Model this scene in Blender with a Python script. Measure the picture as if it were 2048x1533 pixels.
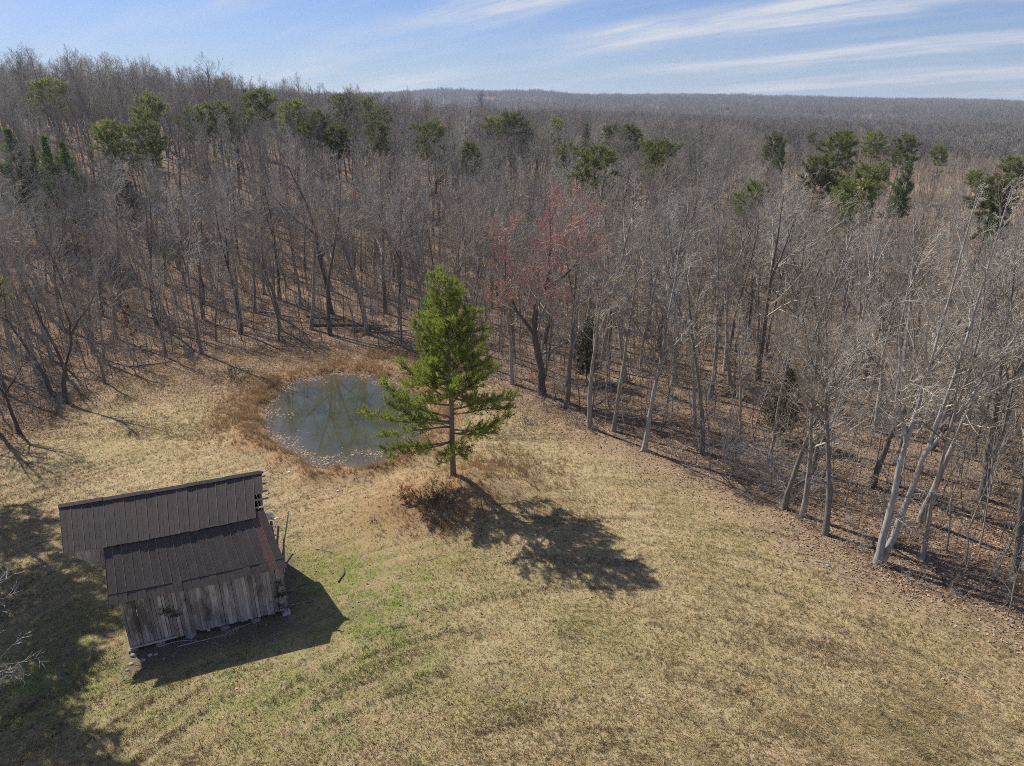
import bpy, math, random
import numpy as np
from mathutils import Vector, Matrix, Euler
R = math.radians
S = bpy.context.scene
for o in list(bpy.data.objects): bpy.data.objects.remove(o)
COL = S.collection

# ------------------------------------------------------------------ camera
CAMH, PITCH, FPX = 30.0, R(21.2), 1420.0
cam = bpy.data.cameras.new('camera'); co = bpy.data.objects.new('camera', cam); COL.objects.link(co)
co.location = (0, 0, CAMH); co.rotation_euler = (R(90) - PITCH, 0, 0)
cam.sensor_width = 36; cam.lens = 36 * FPX / 2048; cam.clip_start = 0.5; cam.clip_end = 20000
S.camera = co
# ------------------------------------------------------------------ light
SUN_AZ = math.atan2(-.757, .64); SUN_EL = R(45)          # azimuth from +Y towards +X
sdir = Vector((math.sin(SUN_AZ) * math.cos(SUN_EL), math.cos(SUN_AZ) * math.cos(SUN_EL), math.sin(SUN_EL)))
sl = bpy.data.lights.new('sun', 'SUN'); so = bpy.data.objects.new('sun', sl); COL.objects.link(so)
sl.energy = 5.0; sl.angle = R(0.53); sl.color = (1, .94, .85)
so.rotation_euler = sdir.to_track_quat('Z', 'Y').to_euler(); so.location = (-40, 60, 80)
W = bpy.data.worlds.new('World'); S.world = W; W.use_nodes = True
S.render.engine = 'CYCLES'; S.cycles.max_bounces = 3; S.cycles.diffuse_bounces = 1; S.cycles.use_denoising = False; S.cycles.use_adaptive_sampling = True; S.cycles.adaptive_threshold = .013; S.cycles.sample_clamp_indirect = 1.5; S.cycles.sample_clamp_direct = 6.0; S.cycles.pixel_filter_type = 'BLACKMAN_HARRIS'; S.cycles.filter_width = 0.95; S.cycles.glossy_bounces = 2; S.cycles.transmission_bounces = 2; S.cycles.volume_bounces = 0
S.view_settings.view_transform = 'Standard'; S.view_settings.look = 'None'
S.view_settings.exposure = 0.42; S.view_settings.gamma = 1; S.view_settings.use_curve_mapping = False


class NT:
    """small node-tree helper"""
    def __init__(s, tree): s.t = tree; tree.nodes.clear()
    def n(s, typ, ins=None, **kw):
        nd = s.t.nodes.new(typ)
        for k, v in kw.items(): setattr(nd, k, v)
        for k, v in (ins or {}).items():
            if isinstance(v, bpy.types.NodeSocket): s.t.links.new(v, nd.inputs[k])
            else: nd.inputs[k].default_value = v
        return nd
    def math(s, op, a, b=0.0, clamp=False):
        return s.n('ShaderNodeMath', {0: a, 1: b}, operation=op, use_clamp=clamp).outputs[0]
    def mix(s, f, a, b, mode='MIX'):
        nd = s.n('ShaderNodeMix', {0: f}, data_type='RGBA', blend_type=mode)
        for i, v in ((6, a), (7, b)):
            if isinstance(v, bpy.types.NodeSocket): s.t.links.new(v, nd.inputs[i])
            else: nd.inputs[i].default_value = (*v, 1)
        return nd.outputs[2]
    def ramp(s, f, a, b):
        return s.n('ShaderNodeMapRange', {0: f, 1: a, 2: b}, clamp=True).outputs[0]
    def noise(s, vec, scale, detail=4, rough=.55, out=0):
        return s.n('ShaderNodeTexNoise', {'Vector': vec, 'Scale': scale, 'Detail': detail, 'Roughness': rough}).outputs[out]
    def attr(s, name): return s.n('ShaderNodeAttribute', attribute_name=name).outputs['Fac']


SKYX, SKYY = 2.0, 1.0
# sky: daylight with thin cirrus streaks all round
t = NT(W.node_tree)
sky = t.n('ShaderNodeTexSky', sky_type='NISHITA', sun_disc=False, sun_elevation=SUN_EL, sun_rotation=SUN_AZ,
          altitude=200, air_density=1.0, dust_density=.3, ozone_density=2.5)
tc = t.n('ShaderNodeTexCoord')
sep = t.n('ShaderNodeSeparateXYZ', {0: tc.outputs['Generated']})
zc = t.math('ADD', t.math('MAXIMUM', sep.outputs[2], 0.0), .12)
pv = t.n('ShaderNodeCombineXYZ', {0: t.math('DIVIDE', sep.outputs[0], zc), 1: t.math('DIVIDE', sep.outputs[1], zc), 2: 0.0})
rot = t.n('ShaderNodeMapping', {0: pv.outputs[0], 'Rotation': (0, 0, R(45))}).outputs[0]      # x along the streaks, y across
sr = t.n('ShaderNodeSeparateXYZ', {0: rot})
n1 = t.noise(t.n('ShaderNodeMapping', {0: rot, 'Location': (SKYX, SKYY, 0), 'Scale': (.30, .5, 1)}).outputs[0], 1.0, 2, .5)
warp = t.noise(t.n('ShaderNodeMapping', {0: rot, 'Scale': (.5, .8, 1)}).outputs[0], 1.2, 3, .5)
band = t.math('COSINE', t.math('MULTIPLY', t.math('ADD', t.math('SUBTRACT', sr.outputs[1], 4.02), t.math('MULTIPLY', t.math('SUBTRACT', warp, .5), .9)), 5.6))
n2 = t.noise(t.n('ShaderNodeMapping', {0: rot, 'Scale': (.5, 3.2, 1)}).outputs[0], 1.5, 9, .68)
n3 = t.noise(t.n('ShaderNodeMapping', {0: rot, 'Rotation': (0, 0, R(25)), 'Scale': (.8, 2.2, 1)}).outputs[0], 2.2, 8, .65)
cl = t.math('MULTIPLY', t.math('MULTIPLY', t.ramp(band, -.6, .75), t.ramp(n1, .38, .56)), t.math('ADD', t.ramp(n2, .30, .70), t.math('MULTIPLY', t.ramp(n3, .38, .72), .55)), True)
cl = t.math('MAXIMUM', t.math('MULTIPLY', cl, .92), t.math('MULTIPLY', t.math('MULTIPLY', t.ramp(n2, .42, .8), t.ramp(n3, .3, .7)), .35))
scol = t.mix(1.0, sky.outputs[0], (.69, .84, 1.27), 'MULTIPLY')
scol = t.mix(t.math('MULTIPLY', t.ramp(sep.outputs[2], .16, -.02), .62), scol, (5.9, 7.3, 9.3))
skyc = t.mix(cl, scol, (8.6, 8.9, 9.6))
bg = t.n('ShaderNodeBackground', {'Color': skyc, 'Strength': .061})
t.n('ShaderNodeOutputWorld', {0: bg.outputs[0]})

# ------------------------------------------------------------------ helpers
def tag(o, label=None, cat=None, group=None, kind=None):
    for k, v in (('label', label), ('category', cat), ('group', group), ('kind', kind)):
        if v: o[k] = v
    return o
def empty(name, loc=(0, 0, 0), rz=0, parent=None):
    o = bpy.data.objects.new(name, None); COL.objects.link(o); o.location = loc; o.rotation_euler = (0, 0, rz)
    o.empty_display_size = .3; o.parent = parent
    return o
def link(name, me, parent=None, loc=None, rot=None, scale=None):
    o = bpy.data.objects.new(name, me); COL.objects.link(o); o.parent = parent
    if loc is not None: o.location = loc
    if rot is not None: o.rotation_euler = rot
    if scale is not None: o.scale = (scale,) * 3 if isinstance(scale, (int, float)) else scale
    return o

class MB:
    def __init__(s): s.v = []; s.f = []
    def tube(s, pts, rad, sides, cap=False):
        b0 = len(s.v); n = len(pts)
        cs = [(math.cos(2 * math.pi * k / sides), math.sin(2 * math.pi * k / sides)) for k in range(sides)]
        tip = rad[-1] <= 0
        for i in range(n - (1 if tip else 0)):
            p = pts[i]; q = pts[min(i + 1, n - 1)]; o = pts[max(i - 1, 0)]
            dx, dy, dz = q[0] - o[0], q[1] - o[1], q[2] - o[2]
            l = math.sqrt(dx * dx + dy * dy + dz * dz) or 1; dx /= l; dy /= l; dz /= l
            if abs(dz) < .9: ax, ay, az = dy, -dx, 0.0
            else: ax, ay, az = 0.0, dz, -dy
            l = math.sqrt(ax * ax + ay * ay + az * az) or 1; ax /= l; ay /= l; az /= l
            bx, by, bz = dy * az - dz * ay, dz * ax - dx * az, dx * ay - dy * ax
            r = rad[i]
            for c, d in cs:
                s.v.append((p[0] + r * (ax * c + bx * d), p[1] + r * (ay * c + by * d), p[2] + r * (az * c + bz * d)))
        for i in range(n - (2 if tip else 1)):
            a = b0 + i * sides; b = a + sides
            for k in range(sides):
                k2 = (k + 1) % sides
                s.f.append((a + k, a + k2, b + k2, b + k))
        if tip:
            s.v.append(tuple(pts[-1])); a = b0 + (n - 2) * sides; e = len(s.v) - 1
            for k in range(sides): s.f.append((a + k, a + (k + 1) % sides, e))
        elif cap:
            s.f.append(tuple(b0 + (n - 1) * sides + k for k in range(sides)))
    def box(s, c, d, rot=None):
        b = len(s.v); M = rot if rot is not None else Matrix.Identity(3)
        for x in (-.5, .5):
            for y in (-.5, .5):
                for z in (-.5, .5):
                    p = M @ Vector((x * d[0], y * d[1], z * d[2])); s.v.append((c[0] + p.x, c[1] + p.y, c[2] + p.z))
        for q in ((0, 1, 3, 2), (4, 6, 7, 5), (0, 4, 5, 1), (2, 3, 7, 6), (0, 2, 6, 4), (1, 5, 7, 3)): s.f.append(tuple(b + i for i in q))
    def prism(s, lo, hi):
        b = len(s.v); n = len(lo); s.v += [tuple(p) for p in lo] + [tuple(p) for p in hi]
        s.f.append(tuple(b + i for i in reversed(range(n)))); s.f.append(tuple(b + n + i for i in range(n)))
        for i in range(n): j = (i + 1) % n; s.f.append((b + i, b + j, b + n + j, b + n + i))
    def mesh(s, name, mat, smooth=False):
        me = bpy.data.meshes.new(name); me.from_pydata(s.v, [], s.f); me.materials.append(mat)
        if smooth: me.polygons.foreach_set('use_smooth', [True] * len(me.polygons))
        return me
    def build(s, name, mat, parent=None, smooth=False, **k): return link(name, s.mesh(name, mat, smooth), parent, **k)

def tri_mesh(name, V, mat, attrs=None, verts_per=3):
    """numpy soup of triangles: V (n,3,3); attrs: per-triangle floats"""
    n = len(V); me = bpy.data.meshes.new(name)
    me.vertices.add(n * 3); me.vertices.foreach_set('co', V.reshape(-1).astype(np.float32))
    me.loops.add(n * 3); me.loops.foreach_set('vertex_index', np.arange(n * 3, dtype=np.int32))
    me.polygons.add(n); me.polygons.foreach_set('loop_start', np.arange(0, n * 3, 3, dtype=np.int32))
    me.polygons.foreach_set('loop_total', np.full(n, 3, dtype=np.int32))
    for k, a in (attrs or {}).items():
        at = me.attributes.new(k, 'FLOAT', 'POINT'); at.data.foreach_set('value', np.repeat(a, 3).astype(np.float32))
    me.materials.append(mat); me.update(calc_edges=True)
    return me

# ------------------------------------------------------------------ terrain
def sstep(a, b, x):
    t_ = np.clip((x - a) / (b - a), 0, 1); return t_ * t_ * (3 - 2 * t_)
_rng = np.random.RandomState(7); _tab = _rng.rand(256, 256)
def vnoise(x, y):
    xi = np.floor(x).astype(int); yi = np.floor(y).astype(int); fx = x - xi; fy = y - yi
    fx = fx * fx * (3 - 2 * fx); fy = fy * fy * (3 - 2 * fy)
    a = _tab[xi & 255, yi & 255]; b = _tab[(xi + 1) & 255, yi & 255]; c = _tab[xi & 255, (yi + 1) & 255]; d = _tab[(xi + 1) & 255, (yi + 1) & 255]
    return (a * (1 - fx) + b * fx) * (1 - fy) + (c * (1 - fx) + d * fx) * fy
def fbm(x, y, o=4):
    s_ = 0; am = .5
    for _ in range(o): s_ = s_ + am * vnoise(x, y); x = x * 2.03 + 11.3; y = y * 2.03 + 5.1; am *= .5
    return s_
EDGE = np.array([(-400, 40), (-80, 50), (-62, 55), (-50, 62), (-48.5, 73), (-44, 82), (-38, 88), (-28, 92), (-15, 89), (-4, 79), (1, 72), (8, 64.5),
                 (12.5, 60), (18, 53.4), (23.6, 45.8), (25.6, 42.2), (29, 38.7), (31.8, 35.3), (40, 26), (60, 5), (200, -120), (200, -900), (-400, -900)], float)
def meadow_dist(x, y):
    """signed distance to the meadow outline: negative on the meadow, positive in the wood"""
    x = np.asarray(x, float); y = np.asarray(y, float); ins = np.zeros(x.shape, bool); dm = np.full(x.shape, 1e9)
    n = len(EDGE)
    for i in range(n):
        (x0, y0), (x1, y1) = EDGE[i], EDGE[(i + 1) % n]
        if y0 != y1:
            c = ((y0 > y) != (y1 > y)) & (x < (x1 - x0) * (y - y0) / (y1 - y0) + x0); ins ^= c
        dx, dy = x1 - x0, y1 - y0; tt = np.clip(((x - x0) * dx + (y - y0) * dy) / (dx * dx + dy * dy), 0, 1)
        dm = np.minimum(dm, np.hypot(x - x0 - tt * dx, y - y0 - tt * dy))
    return np.where(ins, -dm, dm)
PC = (-18.3, 69.0)
POND = [(-27.2, 78.0), (-22.0, 82.6), (-16.5, 82.0), (-11.5, 76.5), (-8.6, 71.0), (-8.4, 65.0), (-10.4, 58.4), (-14.0, 56.6), (-17.5, 56.4), (-21.6, 60.4), (-24.6, 64.8), (-26.3, 70.5), (-27.6, 74.5)]
_pa = np.array(sorted((math.atan2(y - PC[1], x - PC[0]), .94 * math.hypot(x - PC[0], y - PC[1])) for x, y in POND))
def pond_r(a): return np.interp(a, np.r_[_pa[-1, 0] - 2 * np.pi, _pa[:, 0], _pa[0, 0] + 2 * np.pi], np.r_[_pa[-1, 1], _pa[:, 1], _pa[0, 1]])
def pond_dist(x, y):
    dx = np.asarray(x, float) - PC[0]; dy = np.asarray(y, float) - PC[1]; r = np.hypot(dx, dy)
    return r - pond_r(np.arctan2(dy, dx)) + 3.4 * (fbm(np.asarray(x) * .45 + 40, np.asarray(y) * .35 + 9, 3) - .44)
WATER_Z = -.42
_ha = np.array([-1.6, -.9, -.72, -.44, -.27, -.15, 0, .15, .3, .5, 1.5]); _hz = np.array([24, 27, 26, 23, 17, 11.5, 9, 6.5, 3, -2, -6])
_ra = np.array([-2, -.3, -.15, .05, .25, .45, .72, 2]); _rz = np.array([62, 62, 64, 66, 63, 50, 34, 30])
def terrain(x, y):
    x = np.asarray(x, float); y = np.asarray(y, float)
    yy = np.maximum(y, 1.0); a = x / yy; d = np.hypot(x, y)
    z = np.interp(a, _ha, _hz) * sstep(88, 250, y) * (1 - .55 * sstep(420, 1300, y))
    z = z + 1.6 * (fbm(x * .02 + 3, y * .02 + 8, 3) - .45) * sstep(60, 140, d)
    md = sstep(500, 1400, d)
    z = z + md * 26 * (fbm(x * .0016 + 50, y * .0016 + 20, 3) - .47)
    z = z + np.interp(a, _ra, _rz) * sstep(1300, 3300, y) + 44 * (fbm(x * .0028 + 9, y * .0022, 4) - .46) * sstep(1800, 3000, y)
    z = z * (y > 0)
    near = 1 - sstep(90, 140, d)
    z = z + near * .22 * (fbm(x * .12, y * .12, 3) - .45)
    # dam mound under the pine, running along the near bank of the pond
    mx, my = x + 4.6, y - 51.2
    z = z + 2.0 * np.exp(-((mx * .80 + my * .35) ** 2 / 24 + (my * .9 - mx * .25) ** 2 / 13)) * (1 + .25 * (fbm(x * .8, y * .8, 2) - .4))
    pd = pond_dist(x, y)
    z = z + .5 * np.exp(-((pd - 2.2) / 1.6) ** 2) * (1 - sstep(62, 70, y))
    bank = sstep(-2.2, 1.6, pd)
    z = np.where(pd < 1.6, z * bank + (1 - bank) * (-1.25), z)
    # barn stands on level ground
    bd = np.hypot((x + 19.5) / 8, (y - 38.5) / 7.5)
    z = np.where(bd < 1.4, z * sstep(.9, 1.4, bd), z)
    return z
def T(x, y): return float(terrain(np.array([x]), np.array([y]))[0])
def pix(px, py):
    xn = (px - 1024) / FPX; yn = (py - 766.5) / FPX
    return np.array((xn, math.cos(PITCH) - yn * math.sin(PITCH), -(math.sin(PITCH) + yn * math.cos(PITCH))))
def ground_at(px, py, h=0.0):
    """survey point: where the line of sight meets the ground (or the level h above the ground)"""
    r = pix(px, py); ts = np.geomspace(15, 5000, 3000); z = CAMH + r[2] * ts
    k = np.argmax(z < terrain(r[0] * ts, r[1] * ts) + h); tt = ts[k] if k else 300
    return (r[0] * tt, r[1] * tt)

def grow(a, b, st, far, g=1.045):
    c = list(np.arange(a, b + .001, st)); s_ = st; p = c[-1]
    while p < far[1]: s_ *= g; p += s_; c.append(p)
    s_ = st; p = c[0]
    while p > far[0]: s_ *= g; p -= s_; c.insert(0, p)
    return np.array(c)
gx = grow(-52, 36, .45, (-5200, 5200)); gy = grow(22, 100, .45, (-600, 5200))
GX, GY = np.meshgrid(gx, gy); GZ = terrain(GX, GY)
nx, ny = len(gx), len(gy)
gm = bpy.data.meshes.new('ground')
gm.vertices.add(nx * ny); gm.vertices.foreach_set('co', np.stack([GX, GY, GZ], -1).reshape(-1).astype(np.float32))
ii = (np.arange(ny - 1)[:, None] * nx + np.arange(nx - 1)[None]).reshape(-1)
quads = np.stack([ii, ii + 1, ii + nx + 1, ii + nx], -1).astype(np.int32)
gm.loops.add(quads.size); gm.loops.foreach_set('vertex_index', quads.reshape(-1))
gm.polygons.add(len(quads)); gm.polygons.foreach_set('loop_start', np.arange(0, quads.size, 4, dtype=np.int32)); gm.polygons.foreach_set('loop_total', np.full(len(quads), 4, dtype=np.int32))
gm.polygons.foreach_set('use_smooth', np.ones(len(quads), bool))
MD = meadow_dist(GX, GY); PD = pond_dist(GX, GY)
CLEAR = [(150, 330, 34, 30), (215, 300, 40, 26), (118, 300, 16, 20), (560, 1130, 110, 40)]
_fx, _fy = ground_at(1742, 242); CLEAR.append((_fx, _fy - 10, 60, 45))
def clearing(x, y):
    v = 0
    for cx, cy, ax, ay in CLEAR: v = np.maximum(v, 1 - np.hypot((x - cx) / ax, (y - cy) / ay))
    return v
def yard_dirt_shade(x, y):  # trodden soil round the barn, with some barn shade painted into its tone
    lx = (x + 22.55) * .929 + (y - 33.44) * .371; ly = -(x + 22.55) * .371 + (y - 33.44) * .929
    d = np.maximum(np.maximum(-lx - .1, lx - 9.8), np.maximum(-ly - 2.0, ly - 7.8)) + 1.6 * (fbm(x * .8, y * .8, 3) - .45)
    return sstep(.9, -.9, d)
def masks(x, y, md, pd):
    wood = sstep(-7, 1.5, md + 5 * (fbm(x * .25, y * .25, 3) - .45)) * (1 - sstep(0, .15, clearing(x, y)))
    left = sstep(66, 78, y + 5 * (fbm(x * .2 + 8, y * .2, 3) - .45)) * (1 - sstep(-8, 0, x))
    wood = np.maximum(wood, left * .85)
    mud = np.exp(-((pd - 1.6) / 2.8) ** 2) * .9
    mud = np.maximum(mud, .9 * np.exp(-(((x + 7.5) / 7.5) ** 2 + ((y - 50) / 5.4) ** 2)))
    mud = np.maximum(mud, .6 * np.exp(-(((x + 29.5) / 3.0) ** 2 + ((y - 69) / 7) ** 2)))
    mud = mud * np.clip(.3 + 1.5 * fbm(x * .5 + 3, y * .5, 3), 0, 1)
    gr = 1.2 * np.exp(-(((x + 10.5) / 6) ** 2 + ((y - 40) / 7) ** 2)) + .9 * np.exp(-(((x + 26) / 6) ** 2 + ((y - 33) / 9) ** 2)) + .5 * np.exp(-(((x + 12) / 7) ** 2 + ((y - 30) / 4) ** 2)) + .35 * np.exp(-(((x - 2) / 12) ** 2 + ((y - 34) / 7) ** 2))+ .3 * np.exp(-(((x + 14) / 14) ** 2 + ((y - 28) / 5) ** 2)) + .28 * np.exp(-(((x - 12) / 6) ** 2 + ((y - 46) / 5) ** 2))
    gr = np.clip(gr, 0, 1) * (1 - wood)
    return wood, np.clip(mud, 0, 1), gr
WO, MU, GR = masks(GX, GY, MD, PD)
for k, a in (('wood', WO), ('mud', MU), ('green', GR), ('bed', sstep(.3, -.6, PD)), ('dirt_shade', yard_dirt_shade(GX, GY))):
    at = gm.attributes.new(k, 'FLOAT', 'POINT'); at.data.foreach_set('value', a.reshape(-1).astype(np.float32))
gm.update(calc_edges=True)

# ------------------------------------------------------------------ materials
def mat(name):
    m = bpy.data.materials.new(name); m.use_nodes = True; return m, NT(m.node_tree)
def finish(t, col, rough=.9, bump=None, bs=.3, bd=.05, spec=.2, **extra):
    ins = {'Base Color': col if isinstance(col, bpy.types.NodeSocket) else (*col, 1), 'Roughness': rough, 'Specular IOR Level': spec}
    ins.update(extra)
    if bump is not None: ins['Normal'] = t.n('ShaderNodeBump', {'Height': bump, 'Strength': bs, 'Distance': bd}).outputs[0]
    p = t.n('ShaderNodeBsdfPrincipled', ins); t.n('ShaderNodeOutputMaterial', {0: p.outputs[0]})

def meadow_colour(t, P):
    """dry meadow colours shared by the soil sheet and the grass standing on it"""
    big = t.noise(P, .16, 4, .6); mid = t.noise(P, 1.1, 5, .65)
    sx = t.n('ShaderNodeSeparateXYZ', {0: P}); dx_ = t.math('SUBTRACT', sx.outputs[0], 5.0); dy_ = t.math('SUBTRACT', sx.outputs[1], 12.0)
    rr_ = t.math('SQRT', t.math('ADD', t.math('MULTIPLY', dx_, dx_), t.math('MULTIPLY', dy_, dy_)))      # mower passes curve round the field
    st = t.n('ShaderNodeCombineXYZ', {0: t.math('MULTIPLY', rr_, 1.7), 1: t.math('MULTIPLY', t.math('ARCTAN2', dy_, dx_), 4.5)})
    streak = t.noise(st.outputs[0], 1.0, 4, .6); patch = t.noise(P, .45, 4, .7)
    c = t.mix(t.ramp(mid, .3, .7), (.37, .275, .15), (.53, .41, .24))
    c = t.mix(t.math('MULTIPLY', t.ramp(big, .42, .66), .5), c, (.31, .275, .125))
    c = t.mix(t.math('MULTIPLY', t.ramp(streak, .53, .63), .5), c, (.20, .165, .105))
    c = t.mix(t.math('MULTIPLY', t.ramp(streak, .46, .36), .3), c, (.52, .44, .28))
    c = t.mix(t.math('MULTIPLY', t.ramp(patch, .55, .72), .5), c, (.40, .27, .15))
    c = t.mix(t.math('MULTIPLY', t.ramp(patch, .44, .30), .6), c, (.20, .175, .085))
    gmask = t.math('MULTIPLY', t.attr('green'), t.ramp(t.math('ADD', mid, t.math('MULTIPLY', big, .6)), .62, .98))
    gmask = t.math('MAXIMUM', gmask, t.math('MULTIPLY', t.ramp(t.noise(P, .7, 5, .7), .56, .74), t.math('ADD', t.math('MULTIPLY', t.attr('green'), .5), .42)))
    c = t.mix(gmask, c, (.18, .22, .05))
    return c
M = {}
m, t = mat('ground'); M['ground'] = m
P = t.n('ShaderNodeNewGeometry').outputs['Position']
c = meadow_colour(t, P)
fine = t.noise(P, 9, 5, .7); vfine = t.noise(P, 26, 3, .7)
c = t.mix(1.0, c, t.n('ShaderNodeCombineColor', {i: t.n('ShaderNodeMapRange', {0: vfine, 1: .25, 2: .75, 3: .55, 4: 1.35}).outputs[0] for i in range(3)}).outputs[0], 'MULTIPLY')
vor = t.n('ShaderNodeTexVoronoi', {'Vector': P, 'Scale': 7.0}); 
lit = t.mix(t.n('ShaderNodeSeparateColor', {0: vor.outputs['Color']}).outputs[0], (.21, .135, .085), (.38, .27, .185))
lit = t.mix(t.ramp(t.noise(P, .5, 5, .6), .45, .7), lit, (.17, .105, .062))
lit = t.mix(t.ramp(fine, .52, .7), lit, (.115, .078, .05))
c = t.mix(t.attr('wood'), c, lit)
mudc = t.mix(t.ramp(fine, .35, .65), (.235, .125, .062), (.39, .225, .115))
c = t.mix(t.math('MULTIPLY', t.attr('mud'), .92), c, mudc)
c = t.mix(t.math('MULTIPLY', t.attr('dirt_shade'), .85), c, t.mix(t.ramp(fine, .4, .6), (.085, .07, .056), (.17, .14, .11)))  # bare soil colour, made extra dark to deepen the barn shadow
c = t.mix(t.attr('bed'), c, (.10, .085, .05))
hgt = t.math('ADD', fine, t.math('MULTIPLY', vfine, .6))
finish(t, c, .95, hgt, .8, .09, .1)
go = link('ground', gm); tag(go, kind='structure'); gm.materials.append(M['ground'])

def bark(name, a, b, rnd=.35, warm=None):
    m, t = mat(name); M[name] = m
    P = t.n('ShaderNodeTexCoord').outputs['Object']
    mp = t.n('ShaderNodeMapping', {0: P, 'Scale': (1, 1, .18)})
    n = t.noise(mp.outputs[0], 9, 4, .65); c = t.mix(t.ramp(n, .3, .7), a, b)
    rn = t.n('ShaderNodeObjectInfo').outputs['Random']
    v = t.n('ShaderNodeMapRange', {0: rn, 3: 1 - rnd, 4: 1 + rnd}).outputs[0]
    c = t.mix(1.0, c, t.n('ShaderNodeCombineColor', {i: v for i in range(3)}).outputs[0], 'MULTIPLY')
    if warm: c = t.mix(t.math('MULTIPLY', t.ramp(t.math('FRACT', t.math('MULTIPLY', rn, 7.3)), .35, 1), .75), c, warm)
    finish(t, c, .9, n, .5, .03, .15)
bark('bark', (.13, .11, .09), (.40, .36, .31), .5)
bark('bark_pale', (.24, .225, .205), (.46, .44, .41), .15)
bark('bark_dark', (.065, .05, .042), (.17, .145, .125), .2)
bark('twigs', (.23, .208, .172), (.52, .48, .41), .5, (.31, .25, .19))
bark('far_twigs', (.23, .21, .185), (.32, .29, .255), .3, (.26, .21, .175))  # toned down to stand in for self-shading the coarse far crowns lack
bark('twigs_red', (.54, .22, .19), (.6, .36, .31), .1)
bark('pine_bark', (.12, .082, .062), (.28, .205, .165), .2)
bark('dead_wood', (.30, .27, .24), (.5, .46, .41), .25)
def leafmat(name, a, b, rnd=.3, trans=.25):
    m, t = mat(name); M[name] = m
    rn = t.n('ShaderNodeObjectInfo').outputs['Random']; P = t.n('ShaderNodeNewGeometry').outputs['Position']
    f = t.math('ADD', t.math('MULTIPLY', t.attr('rnd'), .6), t.math('MULTIPLY', t.ramp(t.noise(P, .9, 3), .3, .7), .4))
    c = t.mix(f, a, b)
    v = t.n('ShaderNodeMapRange', {0: rn, 3: 1 - rnd, 4: 1 + rnd}).outputs[0]
    c = t.mix(1.0, c, t.n('ShaderNodeCombineColor', {i: v for i in range(3)}).outputs[0], 'MULTIPLY')
    p = t.n('ShaderNodeBsdfPrincipled', {'Base Color': c, 'Roughness': .55, 'Specular IOR Level': .25})
    tr = t.n('ShaderNodeBsdfTranslucent', {'Color': c}); mx = t.n('ShaderNodeMixShader', {0: trans, 1: p.outputs[0], 2: tr.outputs[0]})
    t.n('ShaderNodeOutputMaterial', {0: mx.outputs[0]})
leafmat('needles', (.12, .17, .024), (.38, .43, .075), 0, .5)
leafmat('needles_far', (.11, .135, .038), (.27, .285, .088), .4, .45)
leafmat('needles_spruce', (.06, .105, .036), (.17, .23, .07), .2, .5)
leafmat('cedar_leaves', (.05, .055, .022), (.10, .105, .04), .2, .2)
leafmat('dry_leaves', (.42, .22, .09), (.58, .36, .18), .1, .4)
m, t = mat('grass'); M['grass'] = m
P = t.n('ShaderNodeNewGeometry').outputs['Position']
c = meadow_colour(t, P)
rv = t.n('ShaderNodeMapRange', {0: t.attr('rnd'), 3: .78, 4: 1.35}).outputs[0]
c = t.mix(1.0, c, t.n('ShaderNodeCombineColor', {i: rv for i in range(3)}).outputs[0], 'MULTIPLY')
p = t.n('ShaderNodeBsdfDiffuse', {0: c}); tr = t.n('ShaderNodeBsdfTranslucent', {0: c}); mx = t.n('ShaderNodeMixShader', {0: .35, 1: p.outputs[0], 2: tr.outputs[0]})
t.n('ShaderNodeOutputMaterial', {0: mx.outputs[0]})
def flat_rnd(name, a, b, trans=.3):
    m, t = mat(name); M[name] = m
    c = t.mix(t.attr('rnd'), a, b)
    p = t.n('ShaderNodeBsdfDiffuse', {0: c}); tr = t.n('ShaderNodeBsdfTranslucent', {0: c}); mx = t.n('ShaderNodeMixShader', {0: trans, 1: p.outputs[0], 2: tr.outputs[0]})
    t.n('ShaderNodeOutputMaterial', {0: mx.outputs[0]})
flat_rnd('sedge', (.24, .135, .065), (.52, .38, .22))
flat_rnd('weeds', (.11, .08, .055), (.30, .23, .155))
flat_rnd('litter', (.16, .095, .055), (.50, .38, .27), .1)
m, t = mat('water'); M['water'] = m
P = t.n('ShaderNodeNewGeometry').outputs['Position']
n = t.noise(P, .35, 4, .6)
d = t.attr('shallow')
c = t.mix(t.ramp(n, .35, .65), (.042, .047, .026), (.064, .069, .038))
c = t.mix(t.math('MULTIPLY', d, t.ramp(t.noise(P, 1.2, 5, .7), .25, .6)), c, (.115, .085, .052))
finish(t, c, .025, t.noise(P, 1.5, 2), .012, .02, .7, IOR=1.48)
m, t = mat('roof_metal'); M['roof_metal'] = m
P = t.n('ShaderNodeTexCoord').outputs['Object']; rn = t.n('ShaderNodeObjectInfo').outputs['Random']
n = t.noise(t.n('ShaderNodeMapping', {0: P, 'Scale': (1, .25, 1)}).outputs[0], 3.5, 6, .7)
c = t.mix(t.ramp(n, .35, .7), (.046, .036, .031), (.076, .06, .051))
c = t.mix(t.math('MULTIPLY', t.ramp(rn, .0, 1), .5), c, (.085, .06, .053))
n3 = t.noise(P, 14, 4, .7); c = t.mix(t.math('MULTIPLY', t.ramp(n3, .55, .72), .5), c, (.105, .062, .044))
n4 = t.noise(t.n('ShaderNodeMapping', {0: P, 'Scale': (1, .5, 1)}).outputs[0], .8, 5, .7); c = t.mix(t.math('MULTIPLY', t.ramp(n4, .52, .66), .5), c, (.033, .026, .023))
finish(t, c, .52, n, .25, .02, .35)
m, t = mat('roof_rust'); M['roof_rust'] = m
P = t.n('ShaderNodeTexCoord').outputs['Object']; n = t.noise(P, 5, 5, .7)
finish(t, t.mix(t.ramp(n, .35, .65), (.10, .058, .048), (.165, .09, .07)), .6, n, .2, .02)
m, t = mat('bare_metal'); M['bare_metal'] = m
finish(t, (.42, .44, .47), .4, Metallic=.7)
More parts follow.
